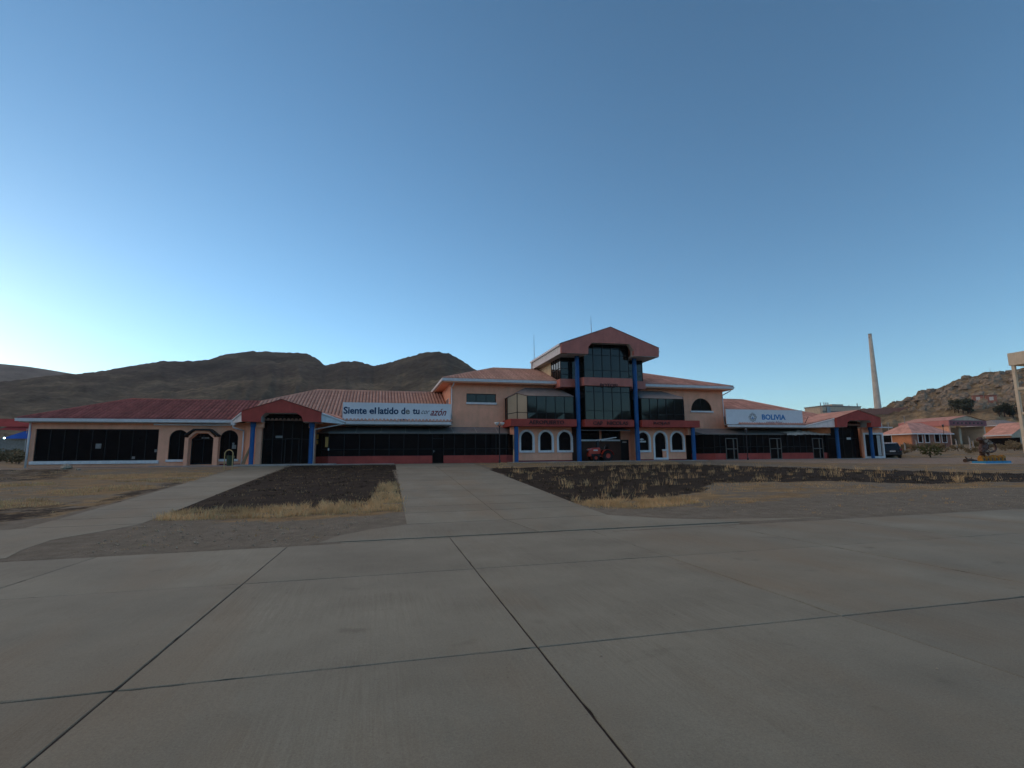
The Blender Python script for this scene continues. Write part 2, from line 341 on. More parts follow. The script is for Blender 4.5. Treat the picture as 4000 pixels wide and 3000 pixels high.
# ------------------------------------------------------------------ ground sheet
def gpt(x, y):
    d = ray(x, y); d = d/d.y; t = 3.0; lo = 3.0
    while t < 200:
        if d.z*t+EYE < gz(d.x*t, t): break
        lo = t; t += .5
    hi = t
    for _ in range(20):
        t = (lo+hi)/2
        if d.z*t+EYE < gz(d.x*t, t): hi = t
        else: lo = t
    return (d.x*t, t)
def inpoly(x, y, P):
    c = False; n = len(P); j = n-1
    for i in range(n):
        if (P[i][1] > y) != (P[j][1] > y) and x < (P[j][0]-P[i][0])*(y-P[i][1])/(P[j][1]-P[i][1])+P[i][0]: c = not c
        j = i
    return c
BURN = [[(-6.4,42.6),(1.3,42),(1.1,30),(.85,19.2),(-.5,18.7),(-2.2,18.1),(-4.4,18),(-6.0,17.9),(-6.0,22)],
        [(7.7,36),(7.2,29),(6.7,22),(6.65,17.0),(9.4,17.3),(12.5,18.6),(16,22.2),(22,21.4),(25,18.9),(40,17.8),(46,18.2),(36,22.8),(31,29.2),(24,37.5),(16,37.2)]]
DRYZ = [[(-6.2,18.2),(.9,19.2),(.85,16.4),(-2,15.6),(-5.6,16.2)],
        [(6.6,17.2),(9.4,17.6),(12.5,18.8),(16,22.4),(22,21.6),(25,19.0),(46,18.2),(46,16.0),(24,16.6),(16,16.2),(10,14.8),(7,15.4)],
        [(7.9,43.6),(7.7,36),(16,37),(24,37.5),(27,43.6)], [(-60,43),(-9.6,42),(-9.0,24),(-9.2,17),(-30,17),(-60,16)],
        [(30,44),(120,60),(120,22),(46,18.4),(36,23),(31,29.5)], [(.2,30),(1.2,30),(1,19),(-.1,19)]]
GRAV = [[(-60,44.5),(-9.6,44),(-10,41.6),(-30,40.5),(-60,40)], [(27,43),(52,44),(80,34),(110,24),(90,24),(60,27),(42,33)]]
BANDS = [[gpt(*q) for q in P] for P in ([(240,1862),(700,1846),(850,1850),(820,1862),(420,1876)], [(420,1884),(760,1868),(800,1874),(700,1886)], [(-150,1902),(210,1886),(220,1894),(-150,1915)], [(-200,1965),(160,1950),(260,1968),(-150,2005)], [(150,1920),(560,1892),(640,1905),(240,1945)])]
SPARSE = [[gpt(*q) for q in P] for P in ([(-200,1836),(300,1832),(240,1872),(-200,1895)], [(300,1990),(520,1905),(800,1862),(900,1834),(780,1868),(500,1954),(250,2020)], [(-200,1995),(300,1960),(250,2020),(-200,2060)])]
def zone(x, y):
    b = any(inpoly(x, y, P) for P in BURN); d = any(inpoly(x, y, P) for P in DRYZ); g = any(inpoly(x, y, P) for P in GRAV)
    far = y > 46 or abs(x) > 70
    d = d or far
    dd = .5 if d else .0
    if -60 < x < -9.2 and 17 < y < 43: dd = .44
    rr_ = 1.0 if b else (.43 if any(inpoly(x, y, P) for P in SPARSE) else 0.0)
    if any(inpoly(x, y, P) for P in BANDS): dd = .72; rr_ = min(rr_, .12) if not b else rr_
    return (rr_, dd, (.55 if g else 0.0), 1)
def axis(vals):
    r = []
    for a, b_, st in vals:
        n = max(1, round((b_-a)/st)); r += [a+(b_-a)*i/n for i in range(n)]
    r.append(vals[-1][1]); return r
xs = axis([(-5000,-3000,1000),(-3000,-600,400),(-600,-120,60),(-120,-40,5),(-40,60,.4),(60,140,4),(140,600,40),(600,3000,400),(3000,5000,1000)])
ys = axis([(-5000,-3000,1000),(-3000,-300,450),(-300,-30,30),(-30,11,2),(11,46,.4),(46,140,3),(140,600,40),(600,3000,400),(3000,5000,1000)])
walks = []   # filled below, used to lower the ground under paving
def under(x, y):
    return y < edge(max(-60,min(60,x)))-.45
def on_walk(x, y, mg=.45):
    if y > 14.2 and .80+.0225*(y-14)+mg < x < 6.6+.043*max(0, y-16)-mg: return True
    if y > 16.4: return -8.75-.036*max(0, y-20)+mg < x < -6.08-.018*max(0, y-20)-mg
    return inpoly(x, y, [(-.8,12.3),(9.5,12.1),(7.6,13.0),(6.3,14.3),(1.1,14.3),(-.3,13.3)]) or inpoly(x, y, [(-13,12.3),(-8.0,12.3),(-8.1,14.2),(-7.4,15.4),(-8.7,15.8),(-13,14.7)])
gv = []; gcol = []
for y in ys:
    for x in xs:
        z = gz(x, y)
        near = -60 < x < 80 and 10 < y < 46
        if under(x, y) and -60 < x < 70 and y > -40: z -= .12
        elif near and on_walk(x, y): z -= .05
        elif near: z += (noise.noise((x*.7, y*.7, 0))*.03+noise.noise((x*2.3, y*2.3, 3))*.018)*.28+.006
        elif math.hypot(x, y) > 60: z += noise.noise((x*.03, y*.03, 1))*.6-.1
        if math.hypot(x, y) > 1500: z = min(z, 5)
        gv.append((x, y, z)); gcol.append(zone(x, y))
nx = len(xs); gf = [(j*nx+i, j*nx+i+1, (j+1)*nx+i+1, (j+1)*nx+i) for j in range(len(ys)-1) for i in range(nx-1)]
me = bpy.data.meshes.new('ground'); me.from_pydata(gv, [], gf); me.materials.append(GROUND)
ca = me.color_attributes.new('zone', 'FLOAT_COLOR', 'POINT'); ca.data.foreach_set('color', np.array(gcol, dtype=np.float32).ravel())
me.polygons.foreach_set('use_smooth', [True]*len(gf))
tag(obj('ground', me), kind='structure')

# ------------------------------------------------------------------ apron of concrete slabs
YA = math.radians(1.2521); av = Vector((math.sin(YA), math.cos(YA), 0)); bv = Vector((math.cos(YA), -math.sin(YA), 0))
nrm = Vector((-.0058, .0075, 1)).normalized()
base = MB(); ext = [(-46,-22),(70,-22),(70,12.34),(-46,12.34)]
pts = [bv*b_+av*a_ for b_, a_ in ext]
base.face([(p.x, p.y, -1.25+.0058*p.x-.0075*p.y-.012) for p in pts])
apron = tag(base.build('apron', TAR), kind='structure')
SB, SA, GAP = 3.47, 3.70, .018
def slab_mesh(nm, w, l, mat, th=.09, ch=.006):
    b = MB(); x, y = w/2, l/2; k = ch
    v = [(-x,-y,-th),(x,-y,-th),(x,y,-th),(-x,y,-th),(-x,-y,-k),(x,-y,-k),(x,y,-k),(-x,y,-k),(-x+k,-y+k,0),(x-k,-y+k,0),(x-k,y-k,0),(-x+k,y-k,0)]
    b.add(v, [(0,1,5,4),(1,2,6,5),(2,3,7,6),(3,0,4,7),(4,5,9,8),(5,6,10,9),(6,7,11,10),(7,4,8,11),(8,9,10,11),(3,2,1,0)])
    me = bpy.data.meshes.new(nm); me.from_pydata(b.v, [], b.f); me.materials.append(mat); return me
def slab_rough(seed, w, l, mat, th=.09, ch=.006, n=26):
    r = random.Random(seed); x, y = w/2, l/2; loop = []
    for k in range(4):
        for i in range(n):
            t = i/n; loop.append([(-x+w*t,-y),(x,-y+l*t),(x-w*t,y),(-x,y-l*t)][k])
    v = []; m_ = len(loop)
    for lev in range(3):
        for k, (px, py) in enumerate(loop):
            dn = 0 if lev == 0 else (max(0, noise.noise((px*3+seed*9, py*3, 1)))*.010+(.012 if r.random() < .04 else 0))
            ins = dn+(0, 0, ch)[lev]; sx = -1 if px > 0 else 1; sy = -1 if py > 0 else 1
            qx = px+(sx*ins if abs(abs(px)-x) < 1e-6 else 0); qy = py+(sy*ins if abs(abs(py)-y) < 1e-6 else 0)
            v.append((qx, qy, (-th, -ch, 0)[lev]))
    f = [(a*m_+i, a*m_+(i+1) % m_, (a+1)*m_+(i+1) % m_, (a+1)*m_+i) for a in range(2) for i in range(m_)]+[tuple(range(2*m_, 3*m_))]
    me = bpy.data.meshes.new('slab'); me.from_pydata(v, [], f); me.materials.append(mat); return me
sms = [slab_rough(k, SB-GAP, SA-GAP, SLAB) for k in range(5)]
xa = bv-nrm*bv.dot(nrm); xa.normalize(); ya_ = nrm.cross(xa)
for k in range(9):
    for j in range(-12, 20):
        b_ = -2.06+SB*(j+.5); a_ = 12.355-SA*(k+.5); p = bv*b_+av*a_; z = -1.25+.0058*p.x-.0075*p.y+rnd.uniform(-.003,.003)
        o = obj('slab', sms[(k*3+j*2) % 5], apron)
        o.matrix_world = Matrix(((xa.x, ya_.x, nrm.x, p.x), (xa.y, ya_.y, nrm.y, p.y), (xa.z, ya_.z, nrm.z, z), (0,0,0,1)))

def paving(name, rows, cols, mat, extra=()):
    """rows: list of Y joints; cols: function Y -> list of X joints (left..right)"""
    bm_ = MB()
    for i in range(len(rows)-1):
        y0, y1 = rows[i], rows[i+1]; c0, c1 = cols(y0), cols(y1)
        bm_.face([(c0[0]-.02,y0,gz(c0[0],y0)-.003),(c0[-1]+.02,y0,gz(c0[-1],y0)-.003),(c1[-1]+.02,y1,gz(c1[-1],y1)-.003),(c1[0]-.02,y1,gz(c1[0],y1)-.003)])
    root = tag(bm_.build(name, TAR), kind='structure')
    quads = []
    for i in range(len(rows)-1):
        y0, y1 = rows[i]+.017, rows[i+1]-.017; c0, c1 = cols(rows[i]), cols(rows[i+1])
        for j in range(len(c0)-1):
            quads.append([(c0[j]+.008,y0),(c0[j+1]-.008,y0),(c1[j+1]-.008,y1),(c1[j]+.008,y1)])
    for q in quads+list(extra):
        n = len(q); top = [(x,y,gz(x,y)+.012) for x,y in q]; low = [(x,y,gz(x,y)-.10) for x,y in q]
        MB().add(low+top, [(i,(i+1)%n,n+(i+1)%n,n+i) for i in range(n)]+[tuple(range(n,2*n))]).build('slab', mat, root)
    return root
def ccols(y): 
    l = .80+.0225*(y-14); r = 6.6+.043*max(0, y-16); mid = 3.6+.034*(y-17.4); return [l, mid, r]
cr = [14.25,16.2,17.6,19.9,22.3,24.7,27.15,29.6,32.2,34.7,37.2,39.7,42.2,44.98]
e0 = edge(0)+.02
paving('walkway', cr, ccols, WALK, extra=[[(-1.2,e0+.03),(3.85,e0-.06),(3.5,14.235),(.80,14.235),(-.1,13.75),(-.75,13.2)], [(3.87,e0-.06),(12.5,e0-.25),(9.0,12.75),(7.9,13.2),(6.62,14.235),(3.52,14.235)]])
def lcols(y): return [-8.75-.036*max(0,y-20), -6.08-.018*max(0,y-20)]
lr = [16.3,17.6,19.6,22.0,24.4,26.9,29.4,31.9,34.4,36.9,39.4,41.9,44.0]
paving('walkway', lr, lcols, WALK, extra=[[(-13.5,edge(-13)+.03),(-6.95,edge(-7)+.03),(-7.12,13.3),(-7.15,14.4),(-6.4,15.6),(-6.08,16.285),(-8.75,16.285),(-9.6,15.95),(-13.5,15.1)]])
# low kerb pavement along the building foot
pv = MB(); pv.plan([(-10.6,42.7),(-3.2,42.7),(-3.2,44.9),(-10.6,44.9)], -.1, .10)
pv.plan([(11.3,43.2),(30.6,43.2),(30.6,46.9),(11.3,46.9)], -.1, .06)
pv.plan([(45.2,42.9),(53.6,42.9),(53.6,46),(45.2,46)], -.1, .05); pv.plan([(32,44.2),(45,44.2),(45,45.1),(32,45.1)], -.1, .045)
pv.plan([(-16.5,44.3),(-10.6,44.3),(-10.6,45.4),(-16.5,45.4)], -.1, .05); pv.plan([(-4.0,43.9),(1.4,43.9),(1.4,45.05),(-4.0,45.05)], -.1, .05)
tag(pv.build('pavement', CONC), kind='structure')

# ------------------------------------------------------------------ hills
def azel(x, y):
    d = ray(x, y); return math.atan2(d.x, d.y), d.z/math.hypot(d.x, d.y)
def hill(name, pts, foot, mat, naz, nr, power=1.5, amp=.02, back=1.35, seed=0, fine=0, gully=0):
    """pts: (azimuth, tan elevation, ridge distance); a height field round the site"""
    pts = sorted(pts); a0, a1 = pts[0][0], pts[-1][0]; v = []
    for i in range(naz+1):
        az = a0+(a1-a0)*i/naz
        k = max(j for j in range(len(pts)) if pts[j][0] <= az+1e-9); k = min(k, len(pts)-2)
        t = (az-pts[k][0])/(pts[k+1][0]-pts[k][0]); e = pts[k][1]*(1-t)+pts[k+1][1]*t; D = pts[k][2]*(1-t)+pts[k+1][2]*t
        for j in range(nr+1):
            s = j/nr*back; r = foot+(D-foot)*s
            h = e*D*(s**power) if s <= 1 else e*D*(1-((s-1)/(back-1))**1.6*.75)
            x, y = r*math.sin(az), r*math.cos(az)
            w = e*D*amp*min(1, s*1.5)
            q = 6.0/D
            h += w*(noise.noise((x*q, y*q, seed))*1.6+noise.noise((x*q*3, y*q*3, seed+5))*.7+noise.noise((x*q*9, y*q*9, seed+9))*.3)*(1 if .05 < s < .93 else .25)
            gl = -abs(noise.noise((az*26+noise.noise((x*q, y*q, 7))*.9, s*1.1, seed)))*.9-.35*abs(noise.noise((az*75, s*2.0, seed+3)))
            h += e*D*gully*gl*math.sin(math.pi*min(1, s))*1.0
            if fine: h += fine*min(1, s*3)*noise.noise((x*.12, y*.12, seed))+fine*.6*min(1, s*3)*abs(noise.noise((x*.3, y*.3, seed)))
            v.append((x, y, max(h, -2)+(gz(x, y) if s < .25 else 0)*(1-min(1, s*4))-.6*(1 if s < .02 else 0)))
    n = nr+1; f = [(i*n+j, (i+1)*n+j, (i+1)*n+j+1, i*n+j+1) for i in range(naz) for j in range(nr)]
    me = bpy.data.meshes.new(name); me.from_pydata(v, [], f); me.materials.append(mat); me.polygons.foreach_set('use_smooth', [True]*len(f))
    return tag(obj(name, me), kind='structure')
HILLS = []
sk = [(-900,1560,1000),(-500,1540,1000),(-150,1510,1050),(150,1475,1100),(361,1456,1150),(515,1427,1200),(636,1408,1200),(773,1408,1200),(825,1402,1200),(885,1383,1200),(979,1374,1200),(1065,1374,1200),(1130,1375,1180),(1203,1378,1150),(1237,1397,1120),
      (1271,1427,1080),(1336,1410,1050),(1365,1411,1040),(1400,1412,1020),(1460,1430,1000),(1529,1413,950),(1615,1387,900),(1660,1377,880),(1701,1374,860),(1752,1380,850),(1804,1406,840),(1864,1445,820),(1980,1510,800),(2150,1580,780),(2400,1650,760),(2700,1700,740)]
hill('hill', [(*azel(x, y), D) for x, y, D in sk], 190, HILLM, 520, 100, 1.45, .05, seed=2, gully=.05, fine=2.0)
fr = [(math.radians(a), e, 3000) for a, e in ((-130,.05),(-105,.06),(-92,.10),(-80,.135),(-68,.150),(-56,.146),(-46,.142),(-38,.140))]
fr += [(*azel(x, y), 3000) for x, y in ((0,1416),(94,1425.7),(200,1442),(301,1458),(420,1478),(700,1540),(1000,1600))]
hill('hill', fr, 1300, HILLF, 200, 40, 1.3, .02, seed=11)
rh = [(2650,1690,430),(2900,1650,430),(3100,1622,430),(3213,1611,440),(3340,1597,450),(3440,1591,460),(3508,1569,480),(3560,1550,490),(3577,1544,495),(3585,1530,497),(3602,1523,500),(3628,1527,500),(3675,1511,505),(3725,1490,510),(3798,1468,515),(3848,1454,520),(3906,1449,520),(3953,1445,520),(4000,1434,520),(4200,1405,520),(4500,1400,540),(5200,1480,560),(6500,1650,600)]
RH = hill('hill', [(*azel(x, y), D) for x, y, D in rh], 200, HILLR, 460, 110, 1.45, .035, seed=21, fine=2.4, gully=.10)
hill('hill', [(math.radians(a), .105+.022*math.sin(a*.11)+.015*math.sin(a*.31+1), 2200) for a in range(95, 240, 4)], 700, HILLF, 120, 24, 1.4, .03, seed=31)

# ------------------------------------------------------------------ terminal building
T = empty('terminal_building', (20.9, 45, 0), 'long peach airport terminal with tiled roofs, gabled glass tower and blue columns', 'building')
T.location = (0, 0, 0)
def P_(name, mb, mat, parent=T, **k): return mb.build(name, mat, parent, **k)
def rect(x0, x1, z0, z1): return [(x0,z0),(x1,z0),(x1,z1),(x0,z1)]
def arch(x0, x1, z0, z1, n=14):
    r = (x1-x0)/2; cx = (x0+x1)/2; return [(x0,z0),(x1,z0)]+[(cx+r*math.cos(math.pi*i/n), z1-r+r*math.sin(math.pi*i/n)) for i in range(n+1)]
def grow(poly, d):
    cx = (min(p[0] for p in poly)+max(p[0] for p in poly))/2; cz = (min(p[1] for p in poly)+max(p[1] for p in poly))/2
    hx = (max(p[0] for p in poly)-min(p[0] for p in poly))/2; hz = (max(p[1] for p in poly)-min(p[1] for p in poly))/2
    return [(cx+(x-cx)*(hx+d)/hx, cz+(z-cz)*(hz+d)/hz) for x, z in poly]
def pane(poly, Y, parent, mat=GLASS, th=.02): return MB().front(poly, Y, Y+th).build('pane', mat, parent)
def sill(x0, x1, z0, z1, Y, parent, out=.12): return MB().box(x0, x1, Y-out, Y+.1, z0, z1).build('sill', WHITE, parent, bevel=.01)

def glazing(p0, p1, z0, z1, ncol, rails, name='glazing', mat=GLASSR, fm=FRAME, z1b=None, bar=.06, tops=None, parent=T):
    """wall of panes between plan points p0 and p1; z1/z1b top heights at both ends; rails = fractions of height"""
    z1b = z1 if z1b is None else z1b; p0 = Vector((*p0, 0)); p1 = Vector((*p1, 0)); d = p1-p0; ln = d.length; d.normalize(); nn = Vector((d.y, -d.x, 0))
    def q(s, f, off=0):
        zt = tops(s/ln) if tops else z1+(z1b-z1)*s/ln
        p = p0+d*s+nn*off; return (p.x, p.y, z0+(zt-z0)*f)
    fr_ = MB()
    us = [ln*i/ncol for i in range(ncol+1)]; fs = [0]+list(rails)+[1]
    for u in us:
        a, b_ = max(0, u-bar/2), min(ln, u+bar/2)
        fr_.hexa([q(a,0,.03),q(b_,0,.03),q(b_,0,-.05),q(a,0,-.05),q(a,1,.03),q(b_,1,.03),q(b_,1,-.05),q(a,1,-.05)])
    for f in fs:
        for i in range(ncol):
            a, b_ = us[i]+bar/2+.002, us[i+1]-bar/2-.002; h = bar*.4/max(.5, z1-z0); f0, f1 = max(0, f-h), min(1, f+h)
            fr_.hexa([q(a,f0,.028),q(b_,f0,.028),q(b_,f0,-.05),q(a,f0,-.05),q(a,f1,.028),q(b_,f1,.028),q(b_,f1,-.05),q(a,f1,-.05)])
    g = fr_.build(name, fm, parent)
    for i in range(ncol):
        for j in range(len(fs)-1):
            a, b_ = us[i]+.005, us[i+1]-.005; w1, w2, w3, w4 = [rnd.uniform(-.004,.004) for _ in range(4)]
            MB().add([q(a,fs[j],w1-.006),q(b_,fs[j],w2-.006),q(b_,fs[j+1],w3-.006),q(a,fs[j+1],w4-.006)], [(0,1,2,3)]).build('pane', mat, g)
    return g

# --- tile roofs
tile_cache = {}
def tile_mesh(key, L_, s, mat, end0, end1):
    """barrel row running up the slope from local origin; plan length L_; slope s"""
    k = (round(L_, 2), round(s, 3), mat.name)
    if k in tile_cache: return tile_cache[k]
    n = max(1, round(L_/.85)); v = []; f = []; prof = [(-.118,0),(-.085,.072),(0,.11),(.085,.072),(.118,0)]
    for i in range(n):
        y0, y1 = L_*i/n, L_*(i+1)/n+(.03 if i < n-1 else 0); b_ = len(v)
        for y, up, w in ((y0, .022, 1.0), (y1, .0, .93)):
            for px, pz in prof: v.append((px*w, y, y*s+pz+up))
        f += [(b_+j, b_+j+1, b_+6+j, b_+5+j) for j in range(4)]
        f.append((b_+4, b_+3, b_+2, b_+1, b_))
    me = bpy.data.meshes.new('tile_row'); me.from_pydata(v, [], f); me.materials.append(mat); me.polygons.foreach_set('use_smooth', [len(q) == 4 for q in f])
    tile_cache[k] = me; return me
def tile_slope(parent, x0, x1, Ye, ze, s, top, mat, step=.30, bottom=None):
    n = round((x1-x0)/step)
    for i in range(n+1):
        x = x0+(x1-x0)*i/n; yt = top(x); yb = bottom(x) if bottom else Ye
        if yt-yb < .15: continue
        mm = mat(x) if callable(mat) else mat
        o = obj('tile_row', tile_mesh(None, yt-yb, s, mm, 0, 0), parent); o.location = (x, yb, ze+s*(yb-Ye)+.03)
S = .40; YE = 44.6; ZE = 3.52
XL = -25.05; WL = 4.95; WM = 9.1; XM = -5.9; XR = 43.2
def top_left(x): return YE+min(max(0, x-XL), WL)
def top_mid(x): return YE+min(WM, max(WL, WM-(XM-x))) if x < XM else (YE+WM if x < XR else YE+max(0, WM-(x-XR)))
dk = MB()
zr1, zr2 = ZE+S*WL, ZE+S*WM
dk.face([(XL,YE,ZE),(-10.05,YE,ZE),(-10.05,YE+WL,zr1),(XL+WL,YE+WL,zr1)])
dk.face([(XL,YE,ZE),(XL+WL,YE+WL,zr1),(XL,YE+2*WL,ZE)]); dk.face([(XL+WL,YE+WL,zr1),(-10.05,YE+WL,zr1),(-10.05,YE+2*WL,ZE),(XL,YE+2*WL,ZE)])
roof1 = P_('roof', dk, UNDER)
tile_slope(roof1, XL+.15, -10.2, YE, ZE, S, top_left, TILEA)
# ridge caps
def ridge(parent, p0, p1, mat, r=.11): MB().tube(p0, p1, r, r, 8).build('ridge_cap', mat, parent, smooth=True)
ridge(roof1, (XL,YE,ZE+.05), (XL+WL,YE+WL,zr1+.05), TILEA); ridge(roof1, (XL+WL,YE+WL,zr1+.05), (-10.2,YE+WL,zr1+.05), TILEA)
dk = MB(); zw = ZE+S*(47.2-YE)
dk.face([(-10.04,YE,ZE),(6.35,YE,ZE),(6.35,YE+WM,zr2),(XM,YE+WM,zr2),(-10.04,YE+WL,zr1)]); dk.face([(-10.04,YE+WL,zr1),(XM,YE+WM,zr2),(6.35,YE+WM,zr2),(6.35,YE+2*WM,ZE),(-10.04,YE+2*WM,ZE)])
roof2 = P_('roof', dk, UNDER)
dk = MB(); dk.face([(35.55,YE,ZE),(XR+WM,YE,ZE),(XR,YE+WM,zr2),(35.55,YE+WM,zr2)]); dk.face([(35.55,YE+WM,zr2),(XR,YE+WM,zr2),(XR+WM,YE+2*WM,ZE),(35.55,YE+2*WM,ZE)]); dk.face([(XR+WM,YE,ZE),(XR+WM,YE+2*WM,ZE),(XR,YE+WM,zr2)])
roof4 = P_('roof', dk, UNDER)
tile_slope(roof2, -10.02, 6.2, YE, ZE, S, top_mid, TILEB)
tile_slope(roof4, 35.8, 51.6, YE, ZE, S, top_mid, TILEC)
ridge(roof2, (-10.04,YE+WL,zr1+.05), (XM,YE+WM,zr2+.05), TILEB); ridge(roof2, (XM,YE+WM,zr2+.05), (7,YE+WM,zr2+.05), TILEB)
ridge(roof4, (35.6,YE+WM,zr2+.05), (XR,YE+WM,zr2+.05), TILEC); ridge(roof4, (XR,YE+WM,zr2+.05), (XR+WM,YE,ZE+.05), TILEC)
# upper block roof
YU, YE2, ZE2, SU = 47.0, 46.1, 7.60, .35; UX0, UX1, UW = 5.6, 36.2, 6.0
zru = ZE2+SU*UW; UR1 = UX1-7.2; Yr = YE2+UW
dk = MB(); dk.face([(UX0,YE2,ZE2),(UX1,YE2,ZE2),(UR1,Yr,zru),(UX0+UW,Yr,zru)]); dk.face([(UX0,YE2,ZE2),(UX0+UW,Yr,zru),(UX0,Yr+UW,ZE2)])
dk.face([(UX1,YE2,ZE2),(UX1,Yr+UW,ZE2),(UR1,Yr,zru)]); dk.face([(UX0+UW,Yr,zru),(UR1,Yr,zru),(UX1,Yr+UW,ZE2),(UX0,Yr+UW,ZE2)])
roof3 = P_('roof', dk, UNDER)
tile_slope(roof3, UX0+.15, 16.6, YE2, ZE2, SU, lambda x: YE2+min(UW, max(0, x-UX0)), TILEB)
tile_slope(roof3, 25.2, UX1-.15, YE2, ZE2, SU, lambda x: YE2+min(UW, max(0, (UX1-x)*UW/7.2)), TILEC)
ridge(roof3, (UX0,YE2,ZE2+.05), (UX0+UW,Yr,zru+.05), TILEB); ridge(roof3, (UX0+UW,Yr,zru+.05), (17,Yr,zru+.05), TILEB)
ridge(roof3, (25,Yr,zru+.05), (UR1,Yr,zru+.05), TILEC); ridge(roof3, (UR1,Yr,zru+.05), (UX1,YE2,ZE2+.05), TILEC)

# --- gutters
def gutter(x0, x1, Y, zt, h=.20, d=.16, name='gutter'):
    g = MB(); g.add([(x,y,z) for x in (x0,x1) for y,z in ((Y,zt),(Y-d,zt),(Y-d,zt-h*.35),(Y-d*.8,zt-h*.45),(Y-d*.8,zt-h),(Y,zt-h))],
          [(i,(i+1)%6,6+(i+1)%6,6+i) for i in range(6)]+[(5,4,3,2,1,0),(6,7,8,9,10,11)]); return P_(name, g, GUTTER)
gutter(XL-.1, -11.1, YE+.05, ZE+.04); gutter(-2.6, 6.15, YE+.05, ZE+.02); gutter(WX(2845,44.6), WX(3150,44.6), YE+.05, ZE+.0)
gutter(WX(595,45), -11.0, 45.15, 3.26, .12, .10)
gutter(UX0-.05, 16.45, YE2+.05, ZE2+.03, .22); gutter(25.35, UX1+.05, YE2+.05, ZE2+.03, .22)
boxes('soffit', PEACH, [(UX0+.05,17,YE2,YU+.1,ZE2-.30,ZE2-.20),(24.8,UX1-.05,YE2,YU+.1,ZE2-.30,ZE2-.20),(UX0+.05,6.45,YU+.1,58,ZE2-.30,ZE2-.20),(35.5,UX1-.05,YU+.1,58,ZE2-.30,ZE2-.20)], T)
g = MB(); g.box(UX0-.12, UX0+.04, YE2, 58, ZE2-.19, ZE2+.03); P_('gutter', g, GUTTER)
g = MB(); g.box(UX1-.04, UX1+.1, YE2, 58, ZE2-.19, ZE2+.03); P_('gutter', g, GUTTER)
boxes('soffit', SOFFIT, [(XL+.1,-10.9,YE,45.4,ZE-.22,ZE-.16),(-2.7,6.3,YE,47.1,ZE-.24,ZE-.18),(35.6,45.6,YE,47.1,ZE-.24,ZE-.18)], T)
def pipe(pts, r=.05): P_('downpipe', MB().path(pts, r, 8), GUTTER, smooth=True)
pipe([(6.62,46.3,ZE2-.2),(6.62,46.3,7.15),(6.5,46.92,6.9),(6.52,46.92,3.6)])
pipe([(35.9,46.15,ZE2-.2),(35.9,46.2,7.2),(35.42,46.94,6.8),(35.42,46.94,3.75),(35.8,46.9,3.6)])
pipe([(-10.95,44.5,ZE-.1),(-10.95,44.5,ZE-.55),(-10.32,45.12,2.75),(-10.36,45.2,.05)], .06); P_('gutter_box', MB().box(-11.12,-10.78,44.38,44.66,ZE-.35,ZE+.04), GUTTER)
pipe([(-24.55,45.2,3.3),(-24.55,45.2,0)], .07)
pipe([(-4.9,44.35,2.85),(-2.72,44.55,3.32)], .05); pipe([(-4.93,44.3,2.85),(-4.95,44.3,.1)], .03)

# --- left wing front wall
YL = 45.3
def LX(x, y=1740): return W(x, y, YL)[0]
zb, zt_ = 0.44, 3.05
bw = rect(LX(134,1736), LX(617,1736), WZ(370,1800,YL), WZ(370,1676,YL))
a1 = arch(LX(657,1760), LX(733,1760), WZ(690,1795,YL), WZ(695,1679,YL)); a2 = arch(LX(857,1760), LX(927,1760), WZ(890,1793,YL), WZ(890,1680,YL))
dx0, dx1 = LX(744,1760), LX(838,1760); dzt = WZ(790,1694,YL); dm = WZ(790,1715,YL); cut = .45
door8 = [(dx0,.12),(dx1,.12),(dx1,dm),(dx1-cut,dzt),(dx0+cut,dzt),(dx0,dm)]
wl_ = MB().holes([(-24.5,-.15),(-10.3,-.15),(-10.3,3.36),(-24.5,3.36)], [bw, a1, door8, a2], YL, YL+.25)
P_('wall', wl_, PEACH)
P_('wall', MB().box(-24.5,-24.25,YL+.25,54.4,-.15,3.36).box(-24.25,-10.4,54.15,54.4,-.15,3.36), PEACH)
def win(poly, Y, n_mull, frame=.05, mat=GLASS, fm=FRAME, sx=None, sz=.16):
    g = MB().ring(poly, grow(poly, -frame), Y+.10, Y+.18)
    x0 = min(p[0] for p in poly); x1 = max(p[0] for p in poly); z0 = min(p[1] for p in poly); z1 = max(p[1] for p in poly)
    for i in range(1, n_mull): 
        x = x0+(x1-x0)*i/n_mull; g.box(x-.025, x+.025, Y+.11, Y+.17, z0, z1 if len(poly) < 6 else z1-.12)
    o = P_('window', g, fm)
    if n_mull > 1:
        for i in range(n_mull):
            xa_, xb_ = x0+(x1-x0)*i/n_mull, x0+(x1-x0)*(i+1)/n_mull
            if len(poly) < 6: pane(rect(xa_+.01, xb_-.01, z0, z1), Y+.14, o, mat)
    if n_mull == 1 or len(poly) >= 6: pane(poly, Y+.14, o, mat)
    if sx is not None: sill(x0-sx, x1+sx, z0-sz, z0, Y, o)
    return o
win(bw, YL, 9, sx=.15, sz=.24); win(a1, YL, 2, sx=.1, sz=.18); win(a2, YL, 2, sx=.1, sz=.18)
dr = P_('door', MB().ring(door8, grow(door8, -.07), YL+.12, YL+.2).box((dx0+dx1)/2-.03, (dx0+dx1)/2+.03, YL+.11, YL+.19, .12, dzt).box(dx0, dx1, YL+.115, YL+.185, dm-.03, dm+.03), FRAME)
pane(door8, YL+.16, dr)
